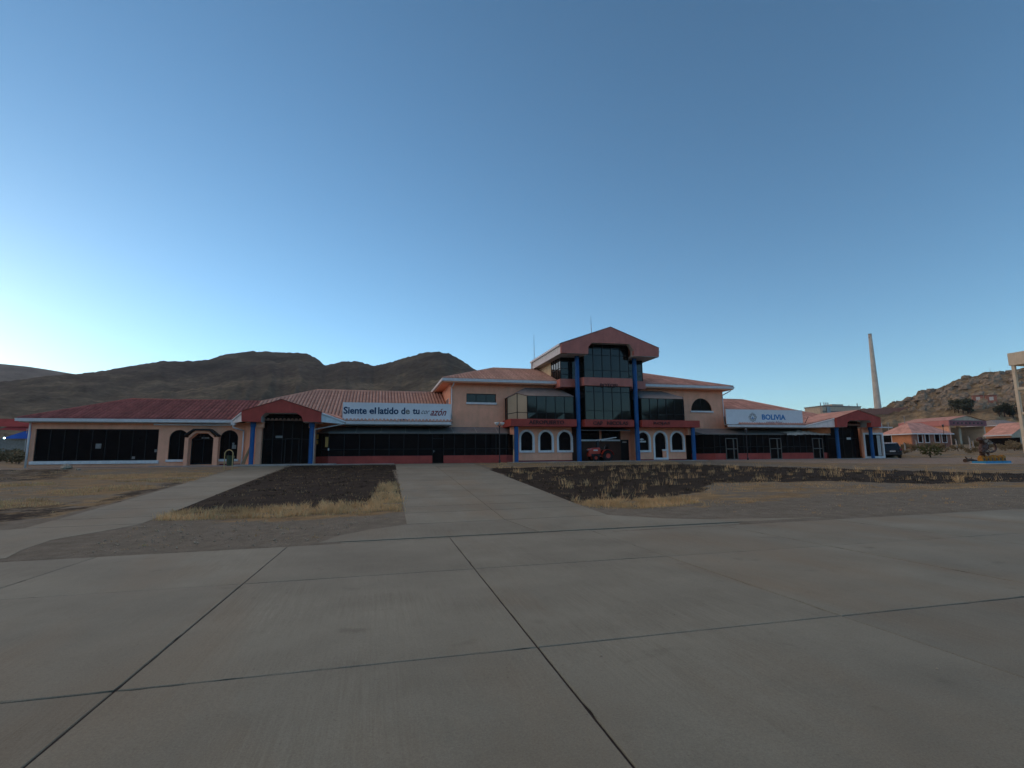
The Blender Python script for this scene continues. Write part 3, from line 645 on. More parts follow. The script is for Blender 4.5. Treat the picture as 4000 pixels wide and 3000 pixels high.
# octagonal portal: two piers, sloped peach arch and dark hood
px0, px1 = LX(728,1760), LX(858,1760)
hood = [(px0,WZ(735,1704,YL-.6)),(px0+.60,WZ(790,1682,YL-.6)),(px1-.60,WZ(790,1682,YL-.6)),(px1,WZ(858,1706,YL-.6))]
def strip(pl, d, y0, y1):
    top = [(x, z+d) for x, z in pl]; b = MB()
    for i in range(len(pl)-1): b.hexa([(pl[i][0],y0,pl[i][1]),(pl[i+1][0],y0,pl[i+1][1]),(pl[i+1][0],y1,pl[i+1][1]),(pl[i][0],y1,pl[i][1]),(top[i][0],y0,top[i][1]),(top[i+1][0],y0,top[i+1][1]),(top[i+1][0],y1,top[i+1][1]),(top[i][0],y1,top[i][1])])
    return b
P_('pier', MB().box(px0, dx0-.02, YL-.55, YL-.003, .05, dm+.10), PEACH); P_('pier', MB().box(dx1+.02, px1, YL-.55, YL-.003, .05, dm+.14), PEACH)
inn = [(dx0-.02,dm+.02),(dx0+cut-.02,dzt+.03),(dx1-cut+.02,dzt+.03),(dx1+.02,dm+.02)]
P_('arch_band', strip(inn, .23, YL-.5, YL-.003), PEACH); P_('hood', strip(hood, .14, YL-.75, YL-.003), FRAME)
P_('plinth', MB().box(px1+.05, -10.35, YL-.012, YL, 0.0, .16), REDD)
for x, y, w, h in ((980,741,1,1),): pass
P_('notice', MB().box(LX(905,1740),LX(921,1740),YL+.12,YL+.135,WZ(910,1753,YL),WZ(910,1738,YL)), CONCD); P_('notice', MB().box(LX(906,1730),LX(914,1730),YL+.12,YL+.135,WZ(910,1738,YL)+.02,WZ(910,1729,YL)), CONCD)
P_('notice', MB().box(LX(370,1740),LX(392,1740),YL+.12,YL+.135,WZ(380,1752,YL),WZ(380,1733,YL)), CONCD); P_('notice', MB().box(LX(601,1760),LX(611,1760),YL+.12,YL+.135,WZ(606,1766,YL),WZ(606,1755,YL)), CONCD)
P_('notice', MB().box(LX(786,1710),LX(815,1710),YL+.13,YL+.145,WZ(800,1714,YL),WZ(800,1707,YL)), CONCD); P_('notice', MB().box(LX(512,1790),LX(524,1790),YL+.12,YL+.135,WZ(518,1793,YL),WZ(518,1783,YL)), CONCD)

# --- porticos
def portico(cx, inner, gpts, colx, sidex, ytop):
    """cx gable centre; gpts outline pixels; inner +1: terminal centre lies to the right"""
    YP = 43.2
    g = [W(x, y, YP) for x, y in gpts]
    fa = P_('gable_fascia', MB().front(g, YP, YP+.55), RED)
    # white lining of the octagonal opening
    oct_ = g[5:]; 
    ln = MB()
    for i in range(len(oct_)-1):
        (xa_, za), (xb_, zb_) = oct_[i], oct_[i+1]
        ln.face([(xa_,YP+.02,za-.004),(xb_,YP+.02,zb_-.004),(xb_,YP+1.3,zb_-.004),(xa_,YP+1.3,za-.004)])
    P_('lining', ln, SOFFIT, fa)
    (lx, lzb), (lx2, lzt), (pxk, pz), (rx, rzt), (rx2, rzb) = g[0], g[1], g[2], g[3], g[4]
    # roof of the gable
    yb = YE+(pz-ZE)/S+.4
    Lb, Rb = sidex
    r = MB(); r.face([(pxk,YP-.05,pz+.03),(lx-.05,YP-.05,lzt+.03),(lx-.05,YP+.4,lzt+.03),(pxk,yb,pz+.03)]); r.face([(lx-.05,YP+.4,lzt+.03),(Lb,YE,ZE+.1),(Lb+.5,YE+1.2,ZE+.55),(pxk,yb,pz+.03)])
    r.face([(pxk,YP-.05,pz+.03),(pxk,yb,pz+.03),(rx+.05,YP+.4,rzt+.03),(rx+.05,YP-.05,rzt+.03)]); r.face([(rx+.05,YP+.4,rzt+.03),(pxk,yb,pz+.03),(Rb-.5,YE+1.2,ZE+.55),(Rb,YE,ZE+.1)])
    P_('portico_roof', r, TILEC)
    for (ex, ez, bx) in ((lx, lzt, Lb), (rx, rzt, Rb)):
        sg = 1 if bx > ex else -1
        P_('eave_panel', MB().hexa([(ex,YP+.25,lzb+.01),(bx,YE-.05,ZE-.22),(bx-.1*sg,YE+.1,ZE-.22),(ex-.1*sg,YP+.4,lzb+.01),(ex,YP+.25,ez-.05),(bx,YE-.05,ZE-.02),(bx-.1*sg,YE+.1,ZE-.02),(ex-.1*sg,YP+.4,ez-.05)]), WHITE)
        P_('gutter', MB().path([(ex,YP+.22,ez-.06),(bx,YE-.07,ZE-.04)], .085, 6), GUTTER)
    il, ir = g[-1][0], g[5][0]
    boxes('soffit', SOFFIT, [(lx+.02,il-.01,YP+.02,45.2,lzb+.005,lzb+.06),(ir+.01,rx-.02,YP+.02,45.2,rzb+.005,rzb+.06)], T)
    for c in colx:
        P_('column', MB().lathe([(.17,-.05),(.17,2.95),(.21,3.0),(.21,lzb-.02+.1)], (c,43.95,.05), 16), BLUE, smooth=False)
    return g
gl = [(943,1645.5),(943,1606),(1100,1560),(1255,1611),(1254,1649),(1183,1647),(1178,1627),(1157,1613),(1038,1612),(1021,1627),(1019,1648)]
gL = portico(-7.3, 1, gl, (WX(984,43.95,1740), WX(1215,43.95,1740)), (-11.1, -2.65), 4)
gr = [(3269.5,1668),(3267,1633),(3351,1602),(3440,1633),(3442.5,1667),(3404,1667.5),(3404,1650),(3396,1642),(3320,1642),(3311,1650),(3310,1667.5)]
gR = portico(49.1, -1, gr, (WX(3273,43.95,1740), WX(3406,43.95,1740)), (WX(3146,44.6,1662), 53.6), 4)
# left portico walls and doors
P_('wall', MB().plan([(-10.3,45.3),(-9.25,44.3),(-8.85,44.3),(-8.85,44.9),(-10.0,45.5)], 0, 3.4), PEACH); P_('wall', MB().plan([(-5.2,44.35),(-4.95,44.35),(-4.95,46.6),(-5.2,46.6)], 0, 3.4), PEACH)
boxes('lintel', PEACH, [(-9.3,-8.7,44.1,44.5,2.95,3.42),(-5.35,-4.9,44.1,44.5,2.95,3.42)], T)
gg = glazing((-8.85,44.85), (-5.2,44.85), .1, 4.3, 5, (.47,), 'entrance_glazing', GLASS, bar=.06)
P_('door', MB().ring(rect(-7.2,-6.1,.1,2.15), rect(-7.12,-6.18,.18,2.07), 44.77, 44.83), FRAME); P_('sign_plate', MB().box(WX(1077,44.7),WX(1104,44.7),44.68,44.72,WZ(1090,1711,44.7),WZ(1090,1702,44.7)), CONCD)
# right portico
P_('wall', MB().plan([(44.6,46.2),(45.6,45.1),(46.2,44.4),(46.5,44.4),(46.5,45.0),(44.9,46.6)], 2.7, 3.4), ORANGE)  # orange puts the glow on this left-facing splay into the wall colour
wx0, wx1 = WX(3362,44.6), WX(3452,44.3)
fw0 = rect(WX(3378,44.4,1740)+.05, WX(3447,44.4,1740), .22, 2.6); 
P_('wall', MB().holes(rect(wx0, wx1, -.1, 3.38), [fw0], 44.4, 44.65), PEACH); P_('wall', MB().box(wx1-.25, wx1, 44.65, 55, -.1, 3.38), PEACH)
o = P_('window', MB().ring(grow(fw0,.17), grow(fw0,-.02), 44.32, 44.5), WHITE); pane(fw0, 44.55, o); MB().ring(grow(fw0,-.02), grow(fw0,-.08), 44.48, 44.55).build('frame', FRAME, o); MB().box(fw0[1][0]-.55, fw0[1][0]-.08, 44.50, 44.53, .3, 2.5).build('curtain', SOFFIT, o)
glazing((46.5,44.9), (wx0,44.9), .08, 4.3, 4, (.5,), 'entrance_glazing', GLASS); P_('sign_plate', MB().box(WX(3307,44.7),WX(3322,44.7),44.7,44.74,WZ(3315,1717,44.7),WZ(3315,1709,44.7)), PAPER)
gutter(WX(3414,43.6,1668), WX(3489,43.6,1668), 43.75, WZ(3450,1667,43.6), .12, .12)

# --- glazed strips with red plinths and sloping roofs
YS = 45.0; zr_, zg = .67, 2.57
xl0, xr0 = WX(1283,YS,1760), WX(1978,YS,1760); dL, dR = WX(1689,YS,1760), WX(1733,YS,1760)
blk = (xl0-1.15, YS+1.15)
P_('plinth', MB().plan([(xl0,YS),(dL,YS),(dL,YS+.3),(xl0+.1,YS+.3),(blk[0]+.2,blk[1]+.2),blk], -.05, zr_), RED)
P_('plinth', MB().plan([(dR,YS),(xr0,YS),(xr0+.75,YS+.55),(xr0+.75,YS+.9),(xr0-.1,YS+.3),(dR,YS+.3)], -.05, zr_), RED)
glazing(blk, (xl0,YS+.05), zr_, zg, 2, (.3,), mat=GLASS); glazing((xl0,YS+.05), (dL,YS+.05), zr_, zg, 7, (.3,), mat=GLASS); glazing((dR,YS+.05), (xr0,YS+.05), zr_, zg, 6, (.3,), mat=GLASS); glazing((xr0,YS+.05), (xr0+.75,YS+.6), zr_, zg, 1, (.3,), mat=GLASS)
d_ = glazing((dL,YS+.12), (dR,YS+.12), 0.06, zg, 1, (.47,.83), 'door', GLASS, FRAME); MB().box(dL+.1,dL+.13,YS,YS+.06,.95,1.15).box(dL+.1,dL+.22,YS,YS+.03,1.04,1.07).build('handle', METAL, d_)
for x0, x1, y0, y1 in ((1231,1241,1696,1715),(1232,1241,1720,1735),(1269,1281,1707,1746)):     # yellow curtains behind the bevelled end
    t0, t1 = [(1283-x)/(1283-1230) for x in (x0, x1)]
    a = (xl0-1.15*t0, YS+1.15*t0-.03); b = (xl0-1.15*t1, YS+1.15*t1-.03)
    P_('curtain', MB().face([(a[0],a[1],WZ(x0,y1,a[1])),(b[0],b[1],WZ(x1,y1,b[1])),(b[0],b[1],WZ(x1,y0,b[1])),(a[0],a[1],WZ(x0,y0,a[1]))]), YELP)
P_('meter_box', MB().box(xl0-.05,xl0+.05,YS-.06,YS,WZ(1286,1760,YS),WZ(1286,1751,YS)), PAPER)
ZW = 3.22
def awning(name, x0, x1, xt0, xt1, ends, ribs, mat=AWN):
    a = MB()
    pts = [(x0,YS-.12,zg),(x1,YS-.12,zg),(xt1,YU-.02,ZW),(xt0,YU-.02,ZW)]
    a.add(pts+[(x,y,z+.04) for x,y,z in pts], [(0,1,2,3),(4,5,6,7),(0,1,5,4),(1,2,6,5),(2,3,7,6),(3,0,4,7)])
    for e in ends: a.face(e)
    o = P_(name, a, mat)
    for b0, b1 in ribs: MB().path([(b0,YS-.12,zg+.06),(b1,YU-.05,ZW+.06)], .025, 6).build('rib', SOFFIT, o)
    MB().box(x0, x1, YS-.15, YS-.10, zg-.04, zg+.05).build('edge_trim', FRAMEL, o)
    return o
rb = [(WX(b,YS,1689), WX(t,YU,1671)) for b, t in ((1390,1397),(1487,1493),(1584,1583),(1679,1674),(1772,1759),(1863,1850),(1945,1933))]
awning('glass_awning', xl0-.05, xr0+.05, xl0-.3, xr0+1.0, [[(xl0-.05,YS-.12,zg),(blk[0],blk[1],zg),(xl0-.3,YU-.02,ZW)], [(xr0+.05,YS-.12,zg),(xr0+.8,YS+.5,zg),(xr0+1.0,YU-.02,ZW)]], rb)
P_('wall', MB().box(-5.0, 6.4, YU, YU+.2, 2.4, 3.4), PEACH); P_('wall', MB().box(35.5, 46.5, YU, YU+.2, 2.4, 3.4), PEACH)
# interior back walls so that the strips are closed
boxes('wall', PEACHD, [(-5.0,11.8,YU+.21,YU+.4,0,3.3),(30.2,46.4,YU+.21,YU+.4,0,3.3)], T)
sx0 = WX(2795,YS,1790); cuts = [(2836,2883),(3008,3054),(3176,3217)]
ex = WX(3263,YS,1785); x = sx0
xr1 = WX(2712,46.1,1790)
P_('plinth', MB().plan([(sx0,YS),(WX(2836,YS,1790),YS),(WX(2836,YS,1790),YS+.3),(sx0+.1,YS+.3),(xr1,46.6),(xr1-.15,46.2)], -.05, zr_), RED)
glazing((xr1,46.25), (sx0,YS+.05), zr_, zg, 2, (.3,), mat=GLASS)
px = None
for i, (c0, c1) in enumerate(cuts):
    a, b = WX(c0,YS,1760), WX(c1,YS,1760)
    glazing((sx0 if i == 0 else px, YS+.05), (a,YS+.05), zr_, zg, 2 if i == 0 else 5, (.35,), mat=GLASS)
    if i: P_('plinth', MB().box(px, a, YS, YS+.3, -.05, zr_), RED)
    d_ = P_('door', MB().ring(rect(a,b,.06,2.2), rect(a+.07,b-.07,.12,2.12), YS-.02, YS+.1).box(a+(b-a)*.62,a+(b-a)*.7,YS-.015,YS+.095,.12,2.12).box(a+.07,b-.07,YS-.01,YS+.09,1.08,1.16), FRAMEL)
    pane(rect(a+.02,b-.02,.08,2.18), YS+.05, d_); pane(rect(a,b,2.2,zg), YS+.05, d_)
    px = b
P_('plinth', MB().box(px, ex, YS, YS+.3, -.05, zr_), RED); glazing((px,YS+.05), (ex,YS+.05), zr_, zg, 2, (.35,), mat=GLASS); glazing((ex,YS+.05), (46.4,45.0), .05, zg, 1, (.35,), mat=GLASS)
awning('glass_awning', sx0-1.2, WX(3240,YS,1697), 30.2, 45.9, [[(sx0-1.2,YS-.12,zg),(30.8,YS+1.2,zg-.05),(30.2,YU-.02,ZW)]], [])

# --- upper block walls
UWn = rect(WX(1822,YU,1555), WX(1938,YU,1555), WZ(1880,1572,YU), WZ(1880,1538,YU))
hx0, hx1 = WX(2700,YU,1600), WX(2781,YU,1600); hz0, hz1 = WZ(2740,1605,YU), WZ(2740,1556,YU)
hw = [((hx0+hx1)/2+(hx1-hx0)/2*math.cos(math.pi*i/16), hz0+(hz1-hz0)*math.sin(math.pi*i/16)) for i in range(17)]
P_('wall', MB().holes([(6.4,3.1),(16.9,3.1),(16.9,7.4),(6.4,7.4)], [UWn], YU, YU+.25), PEACH); P_('wall', MB().holes([(24.9,3.1),(35.5,3.1),(35.5,7.4),(24.9,7.4)], [hw], YU, YU+.25), PEACH)
sw = MB(); sw.box(6.4,6.65,YU+.25,57.5,3.1,7.4).box(35.25,35.5,YU+.25,57.5,3.1,7.4).box(6.65,35.25,57.25,57.5,3.1,7.4); P_('wall', sw, PEACH)
o = win(UWn, YU, 3, .06, GLASSR, FRAME, .03, .19); o = win(hw, YU, 2, .07, GLASSR, FRAME, .12, .17)
for yy in (47.9, 49.0):      # two narrow windows of the side wall
    o = P_('window', MB().box(6.33,6.42,yy,yy+.45,4.5,6.0), WHITE); MB().box(6.31,6.34,yy+.06,yy+.39,4.56,5.94).build('pane', GLASSR, o)

# --- tower: bands, bays, columns
XC = 20.9
def mx(x, s): return x if s < 0 else 2*XC-x
def band(name, plan, z0, z1, mat=RED): return P_(name, MB().plan(plan, z0, z1), mat, bevel=.015)
B0, B1 = 3.20, 3.86
LET = []
for s in (-1, 1):
    P2 = lambda pts: [(mx(x,s),y) for x,y in pts]
    band('fascia_band', P2([(11.35,44),(17.6,44),(17.6,47.0),(11.35,47.0)]), B0, B1)
    # bay glazing on the band
    F_ = (13.0,44.3); K_ = (11.62,46.2); Wp = (11.62,YU); E_ = (17.45,44.3)
    zF, zM = 5.98, 6.28
    glazing(*[(mx(x,s),y) for x,y in (F_, E_)], B1, zF, 5, (.28,))
    glazing(*[(mx(x,s),y) for x,y in (K_, F_)], B1, zF, 2, (.28,), mat=SKYPANE if s < 0 else GLASSR, tops=lambda t: 5.95+.36*(1-abs(2*t-1)))
    glazing(*[(mx(x,s),y) for x,y in (Wp, K_)], B1, 5.95, 1, (.28,))
    glazing(*[(mx(x,s),y) for x,y in (E_, (17.6,45.6))], B1, zF, 1, (.28,))
    q = lambda x, y, z: (mx(x,s),y,z)
    M_ = ((F_[0]+K_[0])/2, (F_[1]+K_[1])/2)
    rf = MB(); rf.face([q(12.95,44.2,zF),q(17.5,44.2,zF),q(17.0,YU,7.08),q(13.6,YU,7.08)]); rf.face([q(12.95,44.2,zF),q(13.6,YU,7.08),q(M_[0],M_[1],6.31)]); rf.face([q(M_[0],M_[1],6.31),q(13.6,YU,7.08),q(11.58,YU,6.0),q(11.58,46.15,5.96)]); rf.face([q(17.5,44.2,zF),q(17.7,45.6,zF),q(17.0,YU,7.08)])
    P_('bay_roof', rf, AWN)
    # ground floor wall with arches
    # side piers and columns
    P_('column', MB().lathe([(.19,0),(.19,B0)], (mx(11.95,s),44.35,.05), 16), BLUE)
    P_('column', MB().lathe([(.215,0),(.205,9.85)], (mx(17.93,s),44.42,.05), 18), BLUE)
    P_('bracket', MB().plan(P2([(11.9,44.6),(12.3,44.6),(12.3,45.3),(11.6,45.3)]), 2.5, B0-.004), PEACH)
    # third level side bays
    band('fascia_band', P2([(16.45,45.05),(18.35,45.05),(18.35,46.9),(16.45,46.9)]), 6.98, 7.75, MAROON)
    glazing(*[(mx(x,s),y) for x,y in ((16.62,45.3),(18.5,45.3))], 7.75, 9.9, 2, (.22,.48,.8), mat=GLASSR)
    glazing(*[(mx(x,s),y) for x,y in ((16.62,48.0),(16.62,45.3))], 7.5, 9.9, 4, (.55,), mat=GLASSR)
    P_('wall', MB().box(min(mx(16.62,s),mx(16.9,s)),max(mx(16.62,s),mx(16.9,s)),48.0,53,7.0,9.9), PEACHL)
P_('wall', MB().box(16.9,24.9,52.8,53,7,9.9), PEACHL); P_('wall', MB().box(16.9,24.9,YU+.02,YU+.24,3.1,7.6), PEACHD)
band('fascia_band', [(18.42,44),(23.38,44),(23.75,45.2),(23.75,46.7),(18.05,46.7),(18.05,45.2)], B0, B1)
band('fascia_band', [(18.42,44),(23.38,44),(23.7,44.95),(23.7,46.7),(18.1,46.7),(18.1,44.95)], 7.02, 7.80, MAROON)
glazing((18.6,44.3), (23.2,44.3), B1, 7.02, 5, (.27,.83)); glazing((18.15,45.4), (18.6,44.3), B1, 7.02, 1, (.27,.83)); glazing((23.2,44.3), (23.65,45.4), B1, 7.02, 1, (.27,.83))
glazing((18.6,44.3), (23.2,44.3), 7.8, 11.35, 5, (.21,.62,.8,.9)); glazing((18.4,45.3), (18.6,44.3), 7.8, 10.6, 1, (.24,.72)); glazing((23.2,44.3), (23.4,45.3), 7.8, 10.6, 1, (.24,.72))
# tower gable
YG = 43.2
gt = [(2192.6,1378),(2192.6,1341),(2384,1277),(2574,1359),(2574,1393),(2475.5,1390),(2475.5,1369),(2458.8,1343.5),(2313,1338),(2298.5,1354),(2297.7,1382)]
gt = [W(x, y, YG) for x, y in gt]
fa = P_('gable_fascia', MB().front(gt, YG, YG+.3), MAROON); oc = gt[5:]; ln = MB()
for i in range(len(oc)-1):
    (xa_, za), (xb_, zb_) = oc[i], oc[i+1]; ln.face([(xa_,YG+.02,za-.004),(xb_,YG+.02,zb_-.004),(xb_,YG+.62,zb_-.004),(xa_,YG+.62,za-.004)])
ln.build('lining', SOFFIT, fa)
gx0, gx1, gzb, gzt, gpk = gt[0][0], gt[4][0], gt[0][1], gt[1][1], gt[2]
boxes('soffit', SOFFIT, [(gx0+.01,oc[-1][0],YG+.02,52.6,gzb+.004,gzb+.08),(oc[0][0],gx1-.01,YG+.02,52.6,gzb+.004,gzb+.08)], T)
r = MB(); r.face([(gx0-.08,YG-.05,gzt+.03),(gpk[0],YG-.05,gpk[1]+.03),(gpk[0],52.8,gpk[1]+.03),(gx0-.08,52.8,gzt+.03)]); r.face([(gx1+.08,YG-.05,gzt+.03),(gpk[0],YG-.05,gpk[1]+.03),(gpk[0],52.8,gpk[1]+.03),(gx1+.08,52.8,gzt+.03)]); P_('roof', r, TILEC)
for sx_, e in ((gx0, -1), (gx1, 1)):
    P_('eave_panel', MB().box(min(sx_,sx_-.1*e), max(sx_,sx_-.1*e), YG+.3, 52.7, gzb+.01, gzt-.14), WHITE); P_('gutter', MB().box(min(sx_,sx_+.14*e), max(sx_,sx_+.14*e), YG+.2, 52.7, gzt-.16, gzt+.02), GUTTER)
pipe([(gx0-.08,52.3,gzt-.15),(gx0-.08,52.3,9.2)], .08)
P_('finial', MB().box(gx1,gx1+.35,YG+.3,YG+.4,gzt-.3,gzt-.24), METAL)
# ground floor of the tower
YGf = 45.2
def arch_front(px_list, z_top_px, door=None): pass
zs0, zs1 = WZ(2060,1768,YGf), WZ(2060,1678,YGf)
aw = [arch(WX(a,YGf,1740), WX(b,YGf,1740), zs0, zs1) for a, b in ((2027,2088),(2101.5,2163),(2175,2237.5))]
ah = [grow(p, -.15) for p in aw]
P_('wall', MB().holes([(12.25,.0),(17.55,.0),(17.55,3.2),(12.25,3.2)], ah, YGf, YGf+.25), PEACH)
aw2 = [arch(WX(a,YGf,1740), WX(b,YGf,1740), WZ(2600,1766,YGf), WZ(2600,1682,YGf)) for a, b in ((2483,2542),(2617,2675))]
dq = arch(WX(2551,YGf,1740), WX(2608,YGf,1740), .12, WZ(2600,1682,YGf)); ah2 = [grow(p, -.15) for p in aw2]+[grow(dq, -.16)]
P_('wall', MB().holes([(24.25,.0),(29.55,.0),(29.55,3.2),(24.25,3.2)], ah2, YGf, YGf+.25), PEACH)
for p in aw+aw2:
    o = P_('window', MB().ring(p, grow(p, -.19), YGf-.07, YGf+.12), WHITE); pane(grow(p, -.12), YGf+.13, o)
    x0 = min(q_[0] for q_ in p); x1 = max(q_[0] for q_ in p); z0 = min(q_[1] for q_ in p); MB().box(x0,x1,YGf-.09,YGf+.1,z0,z0+.17).build('sill', WHITE, o)
o = P_('door', MB().ring(dq, grow(dq, -.19), YGf-.07, YGf+.12), WHITE); pane(grow(dq, -.12), YGf+.13, o)
xd = max(q_[0] for q_ in dq); MB().box(xd-.55,xd-.19,YGf+.0,YGf+.12,.12,.95).build('panel', PEACH, o); MB().box(xd-.6,xd-.05,YGf-.05,YGf+.05,.95,1.12).build('sill', WHITE, o)
boxes('plinth', REDD, [(12.3,17.56,YGf-.015,YGf,0.04,.17),(24.24,29.55,YGf-.015,YGf,0.04,.17)], T)
dec = P_('window_sticker', MB().front([(x, z) for x, z in [W(q_, w_, YGf) for q_, w_ in ((2500,1716),(2509,1711),(2518,1716),(2509,1721))]], YGf+.10, YGf+.11), PAPER); P_('window_sticker', MB().box(WX(2492,YGf,1724),WX(2525,YGf,1724),YGf+.10,YGf+.11,WZ(2510,1728,YGf),WZ(2510,1721.5,YGf)), PAPER)
# recessed centre
YC = 46.6
cw = rect(WX(2269,YC,1700), WX(2340,YC,1700), WZ(2300,1717,YC), WZ(2300,1684,YC)); cw2 = rect(WX(2349,YC,1700), WX(2418,YC,1700), WZ(2380,1717,YC), WZ(2380,1684,YC))
x_door0, x_door1 = WX(2426,YC,1760), WX(2456,YC,1760)
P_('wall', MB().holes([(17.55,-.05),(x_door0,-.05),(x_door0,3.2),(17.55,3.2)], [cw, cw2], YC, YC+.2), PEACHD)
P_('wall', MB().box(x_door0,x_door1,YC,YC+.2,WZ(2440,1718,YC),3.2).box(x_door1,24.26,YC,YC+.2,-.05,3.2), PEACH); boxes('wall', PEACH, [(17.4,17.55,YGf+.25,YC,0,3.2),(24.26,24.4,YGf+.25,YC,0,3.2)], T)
for p in (cw, cw2): o = win(p, YC, 2, .05); sill(p[0][0]-.05, p[1][0]+.05, p[0][1]-.16, p[0][1], YC, o)
P_('mullion', MB().box(WX(2341,YC,1700),WX(2348.5,YC,1700),YC-.04,YC,cw[0][1],cw[2][1]+.1), PEACH)
o = P_('door', MB().ring(rect(x_door0,x_door1,.06,WZ(2440,1718,YC)), rect(x_door0+.06,x_door1-.06,.1,WZ(2440,1718,YC)-.06), YC-.02, YC+.1), FRAME); MB().box(x_door0+.05,x_door1-.05,YC+.04,YC+.08,.08,WZ(2440,1718,YC)-.05).build('leaf', FRAME, o); MB().box(x_door0+.2,x_door1-.2,YC+.02,YC+.035,WZ(2440,1729,YC),WZ(2440,1725,YC)).build('sign_plate', PAPER, o)
a_ = MB(); aa = [(WX(2268,44.7,1675),44.7,WZ(2268,1682,44.7)),(WX(2463,44.7,1675),44.7,WZ(2463,1683,44.7)),(WX(2463,44.7,1675)+.2,YC,3.17),(WX(2268,44.7,1675)-.1,YC,3.17)]
a_.add(aa+[(x,y,z+.05) for x,y,z in aa], [(0,1,2,3),(4,5,6,7),(0,1,5,4),(1,2,6,5),(2,3,7,6),(3,0,4,7)]); P_('awning', a_, AWN)
# fascia letters
def text(body, cx, cz, width, Y, mat, parent, height=None, shear=0, bold=.0, depth=.012, name='lettering', weight=None, rz=0):
    cu = bpy.data.curves.new('t', 'FONT'); cu.body = body; cu.size = 1; cu.shear = shear; cu.offset = bold; cu.extrude = .5; cu.align_x = 'LEFT'; cu.resolution_u = 3
    to = bpy.data.objects.new('t', cu); COL.objects.link(to); dg = bpy.context.evaluated_depsgraph_get(); dg.update()
    me = bpy.data.meshes.new_from_object(to.evaluated_get(dg)); bpy.data.objects.remove(to); bpy.data.curves.remove(cu)
    co = np.empty(len(me.vertices)*3); me.vertices.foreach_get('co', co); co = co.reshape(-1, 3)
    mn, mxx = co.min(0), co.max(0); k = width/(mxx[0]-mn[0]); kh = k if height is None else height/(mxx[1]-mn[1])
    out = np.stack([cx+(co[:,0]-(mn[0]+mxx[0])/2)*k, Y-depth*(co[:,2]+.5), cz+(co[:,1]-(mn[1]+mxx[1])/2)*kh], 1)
    me.vertices.foreach_set('co', out.ravel()); me.materials.clear(); me.materials.append(mat); me.name = name; me.update()
    return obj(name, me, parent)
def ptext(body, x0, x1, y0, y1, Y, mat, parent, **k):
    a = W(x0, (y0+y1)/2, Y); b = W(x1, (y0+y1)/2, Y); h = abs(W((x0+x1)/2, y1, Y)[1]-W((x0+x1)/2, y0, Y)[1])
    return text(body, (a[0]+b[0])/2, (a[1]+b[1])/2, b[0]-a[0], Y, mat, parent, height=h, **k)
ptext('AEROPUERTO', 2066, 2203, 1642, 1657, 44.0, LETTER, T, bold=.015, depth=.05)
ptext('CAP', 2317, 2354, 1646, 1660, 44.0, LETTER, T, bold=.015, depth=.05); ptext('NICOLAS', 2371, 2453, 1646, 1660, 44.0, LETTER, T, bold=.015, depth=.05)
ptext('ROJAS', 2553, 2617, 1648, 1661, 44.0, LETTER, T, bold=.015, depth=.05); ptext('POTOSI', 2344, 2412, 1499, 1512, 44.0, LETTER, T, bold=.015, depth=.05)

